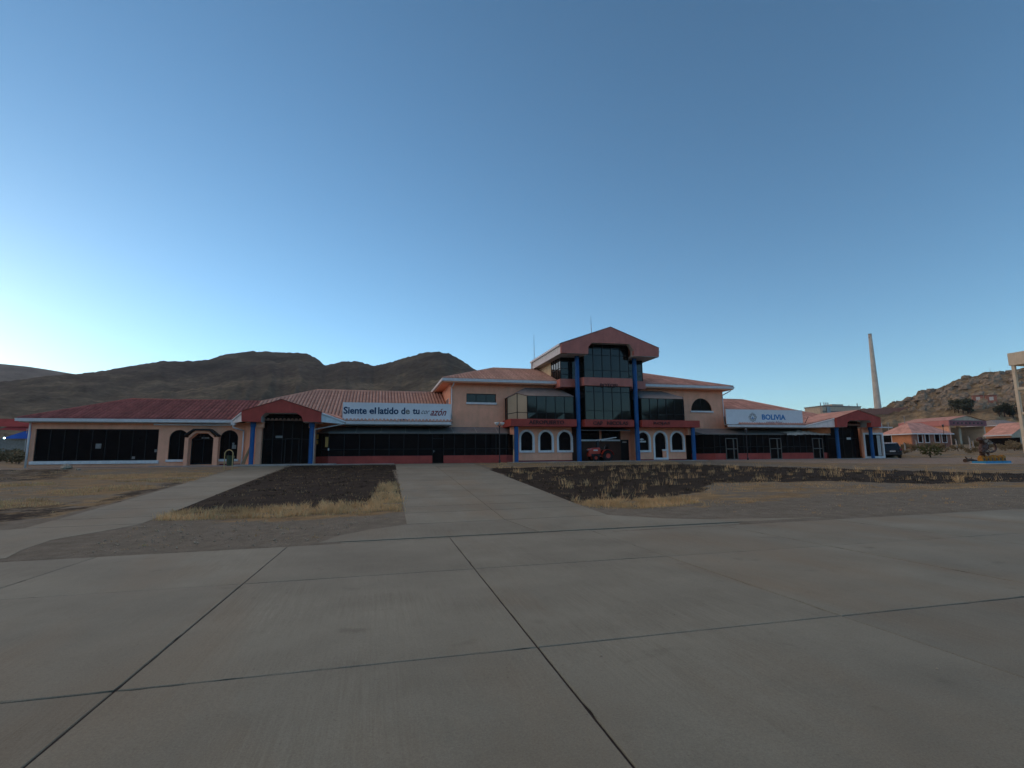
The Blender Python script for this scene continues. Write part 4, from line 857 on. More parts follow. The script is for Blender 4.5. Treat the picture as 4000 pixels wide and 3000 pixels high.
# ------------------------------------------------------------------ things on and around the terminal
def billboard(name, px, Y, label):
    (x0, y0), (x1, y1) = px; a = W(x0, y0, Y); b = W(x1, y1, Y); zt = (a[1]+W(x1, y0+7, Y)[1])/2
    e = empty(name, ((a[0]+b[0])/2, Y+.1, b[1]), label, 'sign')
    def add(mb, nm, mat):
        o = mb.build(nm, mat, e); o.matrix_parent_inverse = e.matrix_basis.inverted(); return o
    return e, add, (a[0], b[0], b[1], zt)
bpy.context.view_layer.update()
YSg = 45.0
def fit(e, o): o.parent = e; o.location = -e.location; return o
for nm, lab, X0, X1, y_top, y_bot in (('billboard', 'long white billboard on the tiled roof reading Siente el latido de tu corazón', 1338, 1760, (1572,1579), (1641,1643)), ('billboard', 'pale sign on the tiled roof reading BOLIVIA with a woven flower emblem', 2839, 3137, (1598,1604.6), (1657,1658))):
    xa_ = W(X0, y_bot[0], YSg)[0]; xb_ = W(X1, y_bot[1], YSg)[0]; z0 = (W(X0, y_bot[0], YSg)[1]+W(X1, y_bot[1], YSg)[1])/2; z1 = (W(X0, y_top[0], YSg)[1]+W(X1, y_top[1], YSg)[1])/2
    e = empty(nm, ((xa_+xb_)/2, YSg+.1, z0), lab, 'sign')
    fit(e, MB().box(xa_, xb_, YSg, YSg+.08, z0, z1).build('board', SIGNW, None)); fit(e, MB().ring(rect(xa_-.02, xb_+.02, z0-.02, z1+.02), rect(xa_+.035, xb_-.035, z0+.035, z1-.035), YSg-.012, YSg+.085).build('frame', GUTTER, None))
    for i in range(5):
        x_ = xa_+(xb_-xa_)*(i+.5)/5; fit(e, MB().path([(x_,YSg+.1,z0+.3),(x_,YSg+.1+.6,z0+.05)], .03, 6).box(x_-.03,x_+.03,YSg+.085,YSg+.14,z0-.25,z1-.05).build('strut', METAL, None))
    if X0 < 2000:
        for body, a, b, y0, y1, mt, bo in (('Siente', 1342, 1433, 1589, 1617, NAVY, .028), ('el', 1443, 1469, 1591, 1617, NAVY, .028), ('latido', 1477, 1557, 1591, 1618, NAVY, .028), ('d', 1567, 1583, 1592, 1618, NAVY, .028), ('e', 1584, 1601, 1600, 1618, GREYL, .028), ('tu', 1612, 1639, 1596, 1618, NAVY, .028)):
            fit(e, ptext(body, a, b, y0, y1, YSg, mt, None, bold=bo))
        fit(e, ptext('cor', 1646, 1679, 1604, 1617, YSg, BLACKL, None, shear=.6, bold=-.004)); fit(e, ptext('azón', 1681, 1744, 1597, 1624, YSg, BROWNL, None, shear=.45, bold=.012))
        c = W(1576, 1643, YSg); fit(e, MB().front([(c[0]+.4*math.cos(t*math.pi/10), z0+.01+.12*math.sin(t*math.pi/10)) for t in range(11)], YSg-.02, YSg-.004).build('emblem', NAVY, None))
    else:
        ptext_ = ptext('BOLIVIA', 2976, 3068, 1619, 1640, YSg, SKYBL, None, bold=.03); fit(e, ptext_); fit(e, ptext('corazón del sur', 2992, 3057, 1644, 1655, YSg, BROWNL, None, shear=.4))
        c = W(2940, 1630, YSg); lg = MB(); lc = MB()
        for k in range(8):
            t = k*math.pi/4; r0 = .33 if k % 2 else .36; cx_, cz_ = c[0]+r0*math.cos(t)*1.0, c[1]+r0*math.sin(t)*.95
            sq = [(cx_+.15*math.cos(t+j*math.pi/2+math.pi/4), cz_+.15*math.sin(t+j*math.pi/2+math.pi/4)) for j in range(4)]
            lg.ring(sq, [(cx_+(x-cx_)*.62, cz_+(z-cz_)*.62) for x, z in sq], YSg-.02, YSg-.004)
        fit(e, lg.build('emblem', GREYL, None)); fit(e, MB().front([(c[0]-.12,c[1]-.16),(c[0]+.12,c[1]-.16),(c[0],c[1]+.05)], YSg-.022, YSg-.004).build('emblem', SKYBL, None))

def lamp(x, y, h, label, head):
    e = empty('street_lamp', (x, y, gz(x, y)-.02), label, 'street lamp', 'lamps beside the terminal')
    MB().lathe([(.09,0),(.09,.25),(.045,.3),(.04,h-.35)], (0,0,0), 10).build('pole', DARKM, e)
    if head == 'bowl':
        MB().lathe([(.05,h-.38),(.09,h-.3),(.06,h-.27)], (0,0,0), 10).build('collar', DARKM, e)
        MB().path([(-.42,0,h-.02),(0,0,h-.28),(.42,0,h-.02)], .025, 6).build('arm', DARKM, e)
        for s in (-1, 1): MB().lathe([(.06,-.22),(.17,-.12),(.21,.0),(.2,.03)], (s*.24,0,h), 12).build('bowl', LAMPG, e, smooth=True)
    else:
        MB().lathe([(.05,h-.36),(.13,h-.3),(.10,h-.12),(.17,h-.08),(.05,h+.04)], (0,0,0), 8).build('lantern', DARKM, e); MB().lathe([(.07,h-.13),(.06,h-.06)], (0,0,.12), 8).build('bulb_cover', LAMPG, e)
    return e
lamp(10.15, 43.2, 3.45, 'lamp post with two white bowls in front of dark glazing left of arched windows', 'bowl')
lamp(WX(2922,43.6,1800), 43.6, 3.05, 'thin dark lamp post with lantern head standing before the glazing under the BOLIVIA sign', 'lantern')
lamp(82, 58.4, 4.0, 'dark lantern post standing alone between dry bushes and the orange house', 'lantern')

def antenna(x, y, z, h, label):
    e = empty('antenna', (x, y, z), label, 'antenna', 'whip antennas on the tower')
    MB().tube((0,0,-.2), (0,0,h*.55), .035, .028, 6).build('mast', METAL, e); MB().tube((0,0,h*.5), (0,0,h), .018, .012, 6).build('whip', DARKM, e); MB().box(-.12,.12,-.08,.08,-.25,-.05).build('bracket', METAL, e)
ax_ = WX(2310,46,1300); antenna(ax_, 46, gzt+.03+(ax_-gx0)/(gpk[0]-gx0)*(gpk[1]-gzt)*.98, 2.05, 'thin antenna rod rising from the red gable roof of the tower')
antenna(WX(2087,52,1410), 52.0, 10.5, 3.1, 'thin antenna rod behind the white eave of the tower')

# dustbin
e = empty('litter_bin', (-9.55, 38.2, gz(-9.55,38.2)), 'dark green litter bin hung in a yellow hoop frame beside the walkway', 'litter bin')
for s in (-1, 1): MB().path([(s*.02-.12*0+s*.0,s*.3,0),(s*.02,s*.3,1.05)], .03, 8).build('leg', BINP, e)
MB().path([(0,.3*math.cos(t*math.pi/8),1.05+.3*math.sin(t*math.pi/8)) for t in range(9)], .03, 8).build('hoop', BINP, e)
MB().lathe([(.2,.30),(.235,.95),(.25,.96),(.245,.98),(.2,.97)], (.18,0,0), 12).build('bucket', BING, e); MB().path([(-.05,-.3,.85),(.4,-.15,.88)], .02, 6).build('hanger', BINP, e)
e.rotation_euler.z = math.radians(70)
# planks leaning on the downpipe
for k, (xb, xt) in enumerate(((-10.15,-9.75),(-10.0,-9.8))):
    tag(MB().hexa([(xb,44.1,.1),(xb+.12,44.1,.1),(xb+.12,44.14,.1),(xb,44.14,.1),(xt,44.62,1.45-k*.2),(xt+.12,44.62,1.45-k*.2),(xt+.12,44.66,1.45-k*.2),(xt,44.66,1.45-k*.2)]).build('plank', WOOD), 'weathered plank leaning against the peach wall beside a blue portico column', 'plank', 'planks leaning by the portico')
# barrier boom parked on the sill of the recess
e = empty('barrier_pole', (WX(2334,44.9,1722), 44.9, 0.05), 'white barrier pole tilted above the red tractor', 'barrier')
bx, bz = 0, WZ(2345,1721,44.9); MB().hexa([(-.12,-.1,0),(.12,-.1,0),(.12,.1,0),(-.12,.1,0),(-.1,-.08,bz),(.1,-.08,bz),(.1,.08,bz),(-.1,.08,bz)]).build('stand', DARKM, e)
MB().path([(-.25,-.12,bz-.05),(WX(2405,44.9,1711)-WX(2334,44.9,1722),-.12,WZ(2405,1711,44.9))], .05, 8).build('pole', WHITE, e)
# torn tarpaulin on the right hand awning
tp = MB(); n1, n2 = 34, 12; tx0, tx1 = WX(3068,44.8,1690), WX(3236,44.8,1690); vv = []
for i in range(n1+1):
    for j in range(n2+1):
        u, v_ = i/n1, j/n2; x = tx0+(tx1-tx0)*u; y = 44.55+1.0*v_; z = 2.62+.33*max(0, y-44.88)+.06+abs(noise.noise((x*1.9, y*2.6, 2)))*.34*math.sin(math.pi*min(1, u*1.2+.05))+noise.noise((x*5, y*5, 7))*.05
        if j == 0: z -= .16+.25*max(0, noise.noise((x*.7, 0, 3)))
        vv.append((x, y, z))
tp.add(vv, [(i*(n2+1)+j, (i+1)*(n2+1)+j, (i+1)*(n2+1)+j+1, i*(n2+1)+j+1) for i in range(n1) for j in range(n2)])
tag(tp.build('tarpaulin', TARP, smooth=False), 'crumpled torn tarpaulin lying on the glass awning beside the small portico', 'tarpaulin')
e = tag(MB().path([(WX(3139,44.9,1655),44.9,3.5),(WX(3157,44.9,1628),44.9,WZ(3157,1628,44.9))], .03, 6).build('roof_pole', DARKM), 'thin dark pole leaning out of the roof edge beside the BOLIVIA sign', 'pole')

# tractor
def wheel(parent, x, y, r, w, rim):
    o = MB().lathe([(rim,-w/2),(r*.93,-w/2),(r,-w/2+.04),(r,w/2-.04),(r*.93,w/2),(rim,w/2)], (x,y,r), 20, 'Y')
    for k in range(16):
        t = 2*math.pi*k/16; c, s = math.cos(t), math.sin(t)
        o.hexa([(x+(r-.03)*c-.02*s,y-w/2+.01,r+(r-.03)*s+.02*c),(x+(r-.03)*c+.02*s,y-w/2+.01,r+(r-.03)*s-.02*c),(x+(r-.03)*c+.02*s,y+w/2-.01,r+(r-.03)*s-.02*c),(x+(r-.03)*c-.02*s,y+w/2-.01,r+(r-.03)*s+.02*c),
                (x+(r+.03)*c-.02*s,y-w/2+.01,r+(r+.03)*s+.02*c),(x+(r+.03)*c+.02*s,y-w/2+.01,r+(r+.03)*s-.02*c),(x+(r+.03)*c+.02*s,y+w/2-.01,r+(r+.03)*s-.02*c),(x+(r+.03)*c-.02*s,y+w/2-.01,r+(r+.03)*s+.02*c)])
    b = o.build('wheel', RUB, parent); MB().lathe([(.05,-w/2-.012),(rim*.55,-w/2+.0),(rim*.98,-w/2-.018),(rim*.98,w/2+.018),(rim*.55,w/2),(.05,w/2+.012)], (x,y,r), 18, 'Y').build('rim', TRED, b); return b
tr = empty('tractor', (WX(2343,44.6,1795), 44.6, .06), 'small red compact tractor parked under the tower between two blue columns', 'tractor')
def loft(secs):                                   # secs: list of (x, [(y,z)...]) cross-sections
    b = MB(); n = len(secs[0][1]); v = [(x,y,z) for x, ps in secs for y,z in ps]
    f = [(k*n+i, k*n+(i+1)%n, (k+1)*n+(i+1)%n, (k+1)*n+i) for k in range(len(secs)-1) for i in range(n)]+[tuple(range(n-1,-1,-1)), tuple(range((len(secs)-1)*n, len(secs)*n))]
    return b.add(v, f)
def sec(w, z0, z1, r=.35): return [(-w,z0),(w,z0),(w,z0+(z1-z0)*(1-r)),(w*.72,z1),(-w*.72,z1),(-w,z0+(z1-z0)*(1-r))]
loft([(-1.18,sec(.22,.72,1.05)),(-1.12,sec(.25,.66,1.16)),(-.6,sec(.27,.66,1.22)),(-.15,sec(.28,.66,1.24)),(-.02,sec(.27,.7,1.2))]).build('hood', TRED, tr)
MB().box(-1.2,-1.1,-.2,.2,.5,.74).box(-1.16,-.9,-.17,.17,.42,.66).build('front_frame', TRED, tr); MB().box(-1.1,.75,-.14,.14,.38,.68).build('chassis', DARKM, tr)
MB().box(-1.195,-1.17,-.17,.17,.76,1.0).build('grille', DARKM, tr)
for s in (-1, 1): MB().lathe([(.055,-.02),(.07,.02)], (-1.17,s*.13,1.02), 10, 'X').build('headlight', LAMPG, tr)
MB().box(-.72,-.3,-.283,-.276,.93,1.05).build('decal', PAPER, tr)
MB().path([(-.88,-.2,1.1),(-1.3,-.2,1.0)], .035, 8).build('exhaust', METAL, tr)
for s in (-1, 1):
    wheel(tr, -.62, s*.46, .30, .20, .15); wheel(tr, .55, s*.52, .47, .30, .22)
    fd = MB(); prev = None
    for k in range(11):
        t = math.radians(15+k*15.5); p = (.55-.58*math.cos(math.pi-t) if False else .55+.58*math.cos(math.radians(180)-t*1.0), .47+.56*math.sin(t)); 
        if prev: fd.hexa([(prev[0],s*.36,prev[1]),(p[0],s*.36,p[1]),(p[0],s*.70,p[1]),(prev[0],s*.70,prev[1]),(prev[0],s*.36,prev[1]+.03),(p[0],s*.36,p[1]+.03),(p[0],s*.70,p[1]+.03),(prev[0],s*.70,prev[1]+.03)])
        prev = p
    fd.build('fender', TRED, tr); MB().box(-.12,.28,s*.3,s*.55,.42,.47).build('footrest', TRED, tr)
MB().box(.35,.72,-.2,.2,.88,.98).hexa([(.66,-.19,.95),(.74,-.19,.95),(.74,.19,.95),(.66,.19,.95),(.74,-.17,1.32),(.8,-.17,1.32),(.8,.17,1.32),(.74,.17,1.32)]).build('seat', RUB, tr)
MB().path([(.02,0,1.1),(.18,0,1.28)], .02, 6).path([(.18+.17*math.cos(k*math.pi/6)*.5,.17*math.sin(k*math.pi/6),1.28+.17*math.cos(k*math.pi/6)*-.6) for k in range(13)], .015, 6).build('steering_wheel', DARKM, tr)
MB().box(.78,.82,-.4,.4,.9,1.55).box(.775,.825,-.4,-.36,.6,1.55).build('roll_bar', DARKM, tr); MB().path([(.3,-.3,1.05),(.42,-.34,1.35),(.5,-.3,1.45)], .018, 6).build('lever', METAL, tr)

# parked SUV, seen from behind
sv = empty('parked_car', (55.6, 46.0, 0), 'dark estate car parked beyond the framed window of the small portico', 'car', rz=math.radians(-35))
def csec(w, z0, z1, zr): return [(-w*.92,z0),(w*.92,z0),(w,z0+.25),(w*.97,z1),(w*.80,zr),(-w*.80,zr),(-w*.97,z1),(-w,z0+.25)]
bd = loft([(-2.25,csec(.80,.42,.80,.86)),(-2.15,csec(.9,.32,.92,1.0)),(-2.05,csec(.92,.28,1.0,1.12)),(-1.75,csec(.93,.25,1.02,1.62)),(-1.2,csec(.93,.25,1.02,1.72)),(.3,csec(.93,.25,1.0,1.70)),(.75,csec(.93,.25,.99,1.45)),(1.15,csec(.92,.25,.98,1.04)),(1.9,csec(.9,.28,.88,.93)),(2.2,csec(.8,.35,.7,.76))])
bd.v = [(y*1.0, x, z) for x, y, z in bd.v]; bd.build('body', CARP, sv, bevel=.02)
MB().hexa([(-.72,-2.06,1.10),(.72,-2.06,1.10),(.70,-2.02,1.10),(-.70,-2.02,1.10),(-.66,-1.79,1.58),(.66,-1.79,1.58),(.64,-1.75,1.58),(-.64,-1.75,1.58)]).build('rear_window', CARG, sv)
for s in (-1, 1):
    MB().hexa([(s*.935,-1.7,1.06),(s*.935,.7,1.06),(s*.90,.7,1.06),(s*.90,-1.7,1.06),(s*.80,-1.55,1.58),(s*.80,.35,1.58),(s*.76,.35,1.58),(s*.76,-1.55,1.58)]).build('side_window', CARG, sv)
    MB().box(min(s*.70,s*.9),max(s*.70,s*.9),-2.24,-2.05,.85,1.05).build('tail_light', REDD, sv)
    MB().box(min(s*.72,s*.78),max(s*.72,s*.78),-1.5,.2,1.70,1.74).build('roof_rail', METAL, sv)
    for y in (-1.35, 1.35):
        o = MB().lathe([(.2,-.11),(.32,-.11),(.34,-.08),(.34,.08),(.32,.11),(.2,.11)], (s*.84,y,.34), 18, 'X').build('wheel', RUB, sv); MB().lathe([(.03,-.115),(.21,-.112),(.21,.112),(.03,.115)], (s*.84,y,.34), 12, 'X').build('rim', METAL, o)
MB().box(-.26,.26,-2.29,-2.24,.70,.84).build('number_plate', PAPER, sv); MB().box(-.85,.85,-2.3,-2.1,.38,.58).build('bumper', DARKM, sv)

# ------------------------------------------------------------------ background right
from mathutils.bvhtree import BVHTree
_bvh = BVHTree.FromPolygons([v.co for v in RH.data.vertices], [tuple(p.vertices) for p in RH.data.polygons])
def on_hill(x, y, dflt):
    d = ray(x, y).normalized(); h = _bvh.ray_cast(Vector((0, 0, EYE)), d)
    return h[0] if h[0] is not None else at(x, y, dflt)
def at(x, y, Zc):
    d = ray(x, y)*Zc; return Vector((d.x, d.y, d.z+EYE))
def hip_house(name, label, X0, X1, Y0, Y1, z0, h, rise, wm, wm2, rm, wins, eave=.5):
    e = empty(name, ((X0+X1)/2, (Y0+Y1)/2, z0), label, 'house')
    def A(mb, nm, mat): o = mb.build(nm, mat, e); o.location = -e.location; return o
    A(MB().box(X0,X1,Y0,Y0+.25,z0-2,z0+h), 'wall', wm2); A(MB().box(X0,X0+.25,Y0+.25,Y1,z0-2,z0+h), 'wall', wm); A(MB().box(X1-.25,X1,Y0+.25,Y1,z0-2,z0+h).box(X0+.25,X1-.25,Y1-.25,Y1,z0-2,z0+h), 'wall', wm2)
    w = (Y1-Y0)/2+eave; a = (X0-eave,Y0-eave,z0+h); b = (X1+eave,Y0-eave,z0+h); c = (X1+eave,Y1+eave,z0+h); d = (X0-eave,Y1+eave,z0+h); p = (X0-eave+w,(Y0+Y1)/2,z0+h+rise); q = (X1+eave-w,(Y0+Y1)/2,z0+h+rise)
    A(MB().face([a,b,q,p]).face([b,c,q]).face([c,d,p,q]).face([d,a,p]), 'roof', rm); A(MB().box(a[0],b[0],a[1]-.1,a[1],z0+h-.22,z0+h+.02).box(a[0]-.1,a[0],a[1],d[1],z0+h-.22,z0+h+.02), 'gutter', GUTTER)
    for side, u0, u1, za, zb_ in wins:
        if side == 'f':
            o = A(MB().ring(rect(u0,u1,z0+za,z0+zb_), rect(u0+.14,u1-.14,z0+za+.14,z0+zb_-.14), Y0-.06, Y0), 'window', WHITE); pn = MB().box(u0+.1,u1-.1,Y0-.02,Y0+.01,z0+za+.1,z0+zb_-.1).build('pane', GLASS, o)
        else:
            o = A(MB().box(X0-.05,X0,u0,u1,z0+za,z0+zb_), 'window', WHITE); MB().box(X0-.07,X0-.03,u0+.14,u1-.14,z0+za+.14,z0+zb_-.14).build('pane', GLASS, o)
    return e
hc = at(3568, 1748, 112); HX, HY, HZ = hc.x, hc.y, hc.z
def hx(px, Y=None): return WX(px, HY if Y is None else Y, 1715)
ww = [('f', hx(a), hx(b), 1.0, 3.05) for a, b in ((3585,3604),(3613,3631),(3650,3671),(3679,3699))]
hl = HY*(HX/HY)/(WX(3447,1,1715)); 
hip_house('orange_house', 'single storey orange house with white framed windows in front of an open shed', HX, hx(3713), HY, min(HY+36, HX/WX(3447,1,1715)), HZ, 3.05, 2.6, ORANGE, BRICKW, TILEC, ww+[('l', HY+4.6, HY+8.0, 1.0, 3.05)])
# open shed behind it
sc = at(3716, 1742, 138); SX, SY, SZ = sc.x, sc.y, sc.z; SX1 = WX(3852, SY, 1700); zt0 = WZ(3716, 1663, SY); zt1 = WZ(3716, 1642, SY); SL = SX/WX(3512,1,1660)
e = empty('open_shed', ((SX+SX1)/2, SY+10, SZ), 'large open fronted shed with pink fascia and peach side wall', 'shed')
def A(mb, nm, mat, **k): o = mb.build(nm, mat, e, **k); o.location = -e.location; return o
A(MB().box(SX,SX+.5,SY,SL,SZ-2,zt0), 'wall', PEACH); A(MB().box(SX1-.5,SX1,SY,SL,SZ-2,zt0), 'wall', BEIGE); A(MB().box(SX+.5,SX1-.5,SL-2,SL-1.5,SZ-2,zt0), 'wall', PEACHD)
A(MB().box(SX-.3,SX,SY-.3,SL,zt0,zt1), 'fascia', PINK); A(MB().box(SX,SX1+.3,SY-.3,SY,zt0,zt1), 'fascia', PURP)
for k in range(8): 
    x_ = SX+1.5+(SX1-SX-3)*k/7; A(MB().lathe([(.25,-.05),(.25,.05)], (x_,SY-.33,zt0+.75), 12, 'Y'), 'vent', DARKM)
mxs = (SX+SX1)/2; rz = WZ(3778, 1624, SY)
A(MB().face([(SX,SY,zt1-.01),(SX1,SY,zt1-.01),(mxs,SY,rz)]), 'gable', BEIGE); A(MB().face([(SX-.2,SY-.3,zt1+.02),(mxs,SY-.3,rz+.05),(mxs,SL,rz+.05),(SX-.2,SL,zt1+.02)]).face([(SX1+.2,SY-.3,zt1+.02),(mxs,SY-.3,rz+.05),(mxs,SL,rz+.05),(SX1+.2,SL,zt1+.02)]), 'roof', TILEC)
for px_ in (3746, 3750): pass
A(MB().box(WX(3748,SY+2,1700),WX(3756,SY+2,1700),SY+2,SY+2.6,SZ-1,zt0), 'pillar', BEIGE)
# smaller house on the right
rc = at(3957, 1738, 104); RX, RY, RZ = rc.x, rc.y, rc.z; RB = RX/WX(3850,1,1700); RX1 = RX+9
e = empty('small_house', (RX+4.5, RY+8, RZ), 'low beige house with salmon gabled roof right of the open shed', 'house')
def A(mb, nm, mat, **k): o = mb.build(nm, mat, e, **k); o.location = -e.location; return o
zh = WZ(3957, 1696, RY); zrg = zh+2.5
A(MB().front([(RX,RZ-1),(RX1,RZ-1),(RX1,zh),((RX+RX1)/2,zrg-.1),(RX,zh)], RY, RY+.25), 'wall', BEIGE); A(MB().box(RX,RX+.25,RY+.25,RB,RZ-1,zh), 'wall', PEACH); A(MB().box(RX1-.25,RX1,RY+.25,RB,RZ-1,zh), 'wall', PEACH)
A(MB().face([(RX-.7,RY-.5,zh-.1),((RX+RX1)/2,RY-.5,zrg),((RX+RX1)/2,RB,zrg),(RX-.7,RB,zh-.1)]), 'roof', TILEC); A(MB().face([(RX1+.7,RY-.5,zh-.1),((RX+RX1)/2,RY-.5,zrg),((RX+RX1)/2,RB,zrg),(RX1+.7,RB,zh-.1)]), 'roof', TILEC)
A(MB().box(RX-.8,RX-.68,RY-.5,RB,zh-.3,zh-.06), 'gutter', GUTTER)
for k in range(3): o = A(MB().box(RX+1.0+k*2.2,RX+2.1+k*2.2,RY-.05,RY,RZ-.6,zh-1.0), 'window', WHITE); MB().box(RX+1.1+k*2.2,RX+2.0+k*2.2,RY-.07,RY-.03,RZ-.5,zh-1.1).build('pane', GLASS, o)
A(MB().box(RX-.03,RX,RY+6,RB-6,RZ-1,zh-.7), 'doorway', GLASS)
dc = at(3900, 1668, 175)
hip_house('dark_shed', 'dark roofed brick shed behind the small house', dc.x, dc.x+16, dc.y, dc.y+10, dc.z-3, 3.6, 2.2, ORANGE, BRICKW, CONCD, [('f', dc.x+3, dc.x+4.5, 1, 2.5)])
# water tower at the right margin
def wt():
    Zc = 62; p0 = at(3962, 1426, Zc); wdt = 5.0; X0, Y0, zb_ = p0.x, p0.y-wdt+.4, p0.z; zt = at(3952, 1377, Zc).z; zg_ = gz(X0, Y0)
    e = empty('water_tower', (X0+wdt/2, Y0+wdt/2, zg_), 'cream concrete water tower with a box tank on tall legs', 'water tower')
    def A(mb, nm, mat): o = mb.build(nm, mat, e); o.location = -e.location; return o
    A(MB().box(X0-.1,X0+wdt+.1,Y0-.1,Y0+wdt+.1,zb_,zt), 'tank', PALE)
    for dx in (0, wdt-.4):
        for dy in (0, wdt-.4): A(MB().box(X0+dx+.04,X0+dx+.36,Y0+dy+.04,Y0+dy+.36,zg_-.3,zb_), 'leg', PALE)
    for py in (1520, 1616, 1712):
        z_ = at(3975, py, Zc).z; A(MB().box(X0+.4,X0+wdt-.4,Y0+.06,Y0+.34,z_-.14,z_+.14), 'beam', PALE); A(MB().box(X0+.06,X0+.34,Y0+.4,Y0+wdt-.4,z_-.14,z_+.14), 'beam', PALE); A(MB().box(X0+.4,X0+wdt-.4,Y0+wdt-.34,Y0+wdt-.06,z_-.14,z_+.14), 'beam', PALE)
wt()
# factory and its chimney
fc = at(3213, 1612, 330); FX, FY, FZ = fc.x, fc.y, fc.z; FX1 = WX(3363, FY, 1600)
e = empty('factory', ((FX+FX1)/2, FY+6, FZ), 'pale flat roofed factory building on the rise behind the terminal', 'building')
def A(mb, nm, mat): o = mb.build(nm, mat, e); o.location = -e.location; return o
ft = WZ(3230, 1588, FY); ft1 = WZ(3363, 1582, FY)
A(MB().box(FX,FX1,FY,FY+14,FZ-8,ft), 'wall', BEIGE); A(MB().box(FX-.3,FX1+.3,FY-.3,FY+14.3,ft,ft+.6), 'parapet', CONCD); A(MB().box(FX+(FX1-FX)*.33,FX+(FX1-FX)*.62,FY+2,FY+9,ft+.6,ft+1.9), 'penthouse', BEIGE); A(MB().box(FX+(FX1-FX)*.10,FX+(FX1-FX)*.19,FY-.6,FY,FZ-8,ft-.4), 'duct', METAL); A(MB().box(FX,FX1,FY-.12,FY,FZ+.4,FZ+1.3), 'band', CONCD)
for f_, h_ in ((0,2.6),(.09,2.8),(.14,2.8),(.19,2.8),(.73,1.4),(.95,2.6)): A(MB().tube((FX+(FX1-FX)*f_,FY+1,ft-.5 if f_ else FZ-4), (FX+(FX1-FX)*f_,FY+1,ft+h_), .28, .28, 8), 'flue', METAL)
cb = at(3430, 1600, 352); ct = WZ(3395, 1304, cb.y); e = empty('factory_chimney', (cb.x, cb.y, cb.z-4), 'tall tapering pale concrete chimney beside the factory', 'chimney')
MB().lathe([(2.2,0),(1.05,ct-cb.z+4-.0)], (0,0,0), 24).build('shaft', CHIM, e, smooth=False); H_ = ct-cb.z+4
MB().lathe([(1.02,H_),(1.12,H_+.05),(1.12,H_+.6),(.8,H_+.6)], (0,0,-.62), 24).build('rim', CONCD, e)
MB().box(-1.5,-.9,-.5,.1,H_-3.2,H_-2.7).build('lamp_bracket', DARKM, e)
for k in range(3): MB().lathe([(1.10+.02*k*.0+.55*(k*.055+.02),-.12),(1.10+.55*(k*.055+.02),.12)], (0,0,H_*(.97-.05*k)), 24).build('band', MAROON if k == 0 else CONCD, e)
# two red huts on the rocky hill
for px_, lab in ((3820, 'small red hut with white panel on the rocky hill, above the shed roof'), (3872, 'small red hut with white panel on the rocky hill, right of its twin')):
    h0 = on_hill(px_, 1569, 305); e = empty('red_hut', tuple(h0), lab, 'hut', 'red huts on the rocky hill')
    hs_ = h0.length/330; MB().box(-1.9*hs_,1.9*hs_,-2,1.4,-2.5,2.7*hs_).build('wall', BRICKW, e); MB().box(-2.0*hs_,2.0*hs_,-2.2,1.6,2.7*hs_,2.9*hs_).build('roof', REDD, e); MB().box(-.9,.9,-2.06,-2,.6,2.6).build('panel', PAPER, e); e.rotation_euler.z = math.radians(-50)
# long low wall on the rise
w0, w1 = at(3362, 1602, 335), at(3560, 1600, 345); 
tag(MB().hexa([(w0.x,w0.y,w0.z-4),(w1.x,w1.y,w1.z-4),(w1.x,w1.y+.4,w1.z-4),(w0.x,w0.y+.4,w0.z-4),(w0.x,w0.y,w0.z+.6),(w1.x,w1.y,w1.z+1.6),(w1.x,w1.y+.4,w1.z+1.6),(w0.x,w0.y+.4,w0.z+.6)]).build('boundary_wall', BRICKW), 'long low reddish wall along the rise below the chimney', 'wall')

# rock outcrops on the right hill
r = random.Random(77); v = []; f = []
for _ in range(420):
    x, y = r.uniform(3480, 3990), r.uniform(1450, 1600); h = on_hill(x, y, 0) if _bvh.ray_cast(Vector((0,0,EYE)), ray(x, y).normalized())[0] is not None else None
    if h is None or h.length < 270: continue
    sc = r.choice((.7,1.0,1.4,2.2,3.2)); b = len(v); a = r.uniform(0, 6.28)
    for k in range(7):
        t = a+k*2*math.pi/7; q = sc*r.uniform(.7,1.2); v.append((h.x+q*1.5*math.cos(t), h.y+q*math.sin(t), h.z-1.0)); 
    for k in range(7):
        t = a+k*2*math.pi/7; q = sc*r.uniform(.45,.85); v.append((h.x+q*1.4*math.cos(t)+.3*sc, h.y+q*math.sin(t), h.z+sc*r.uniform(.15,.75)))
    f += [(b+k, b+(k+1) % 7, b+7+(k+1) % 7, b+7+k) for k in range(7)]+[tuple(b+7+k for k in range(7))]
me = bpy.data.meshes.new('rocks'); me.from_pydata(v, [], f); me.materials.append(M('hill_rock', (.26,.215,.15), .95, .5, .5, .6, 1.5)); tag(obj('rocks', me), 'brown rock outcrops strewn over the right hillside', 'rocks', kind='stuff')
# trees, shrubs
def leaves(n, c, rad, size, seed, squash=1.0, mat=LEAF, name='crown', parent=None, clumps=7):
    r = random.Random(seed); b = MB(); cl = []
    for _ in range(clumps):
        t = r.uniform(0, 2*math.pi); ph = r.uniform(-.7, 1); q = rad*r.uniform(.35,.75); cl.append((c[0]+q*math.cos(t), c[1]+q*math.sin(t), c[2]+q*ph*squash, rad*r.uniform(.35,.6)))
    for _ in range(n):
        k = cl[r.randrange(clumps)]; d = Vector((r.gauss(0,1), r.gauss(0,1), r.gauss(0,1)*squash)).normalized()*k[3]*r.random()**.4
        p = Vector(k[:3])+d; a = Vector((r.uniform(-1,1), r.uniform(-1,1), r.uniform(-1,1))).normalized()*size*r.uniform(.6,1.3); bb = a.orthogonal()*r.uniform(.4,.8)
        b.add([p-a, p+bb, p+a, p-bb], [(0,1,2,3)])
    return b.build(name, mat, parent)
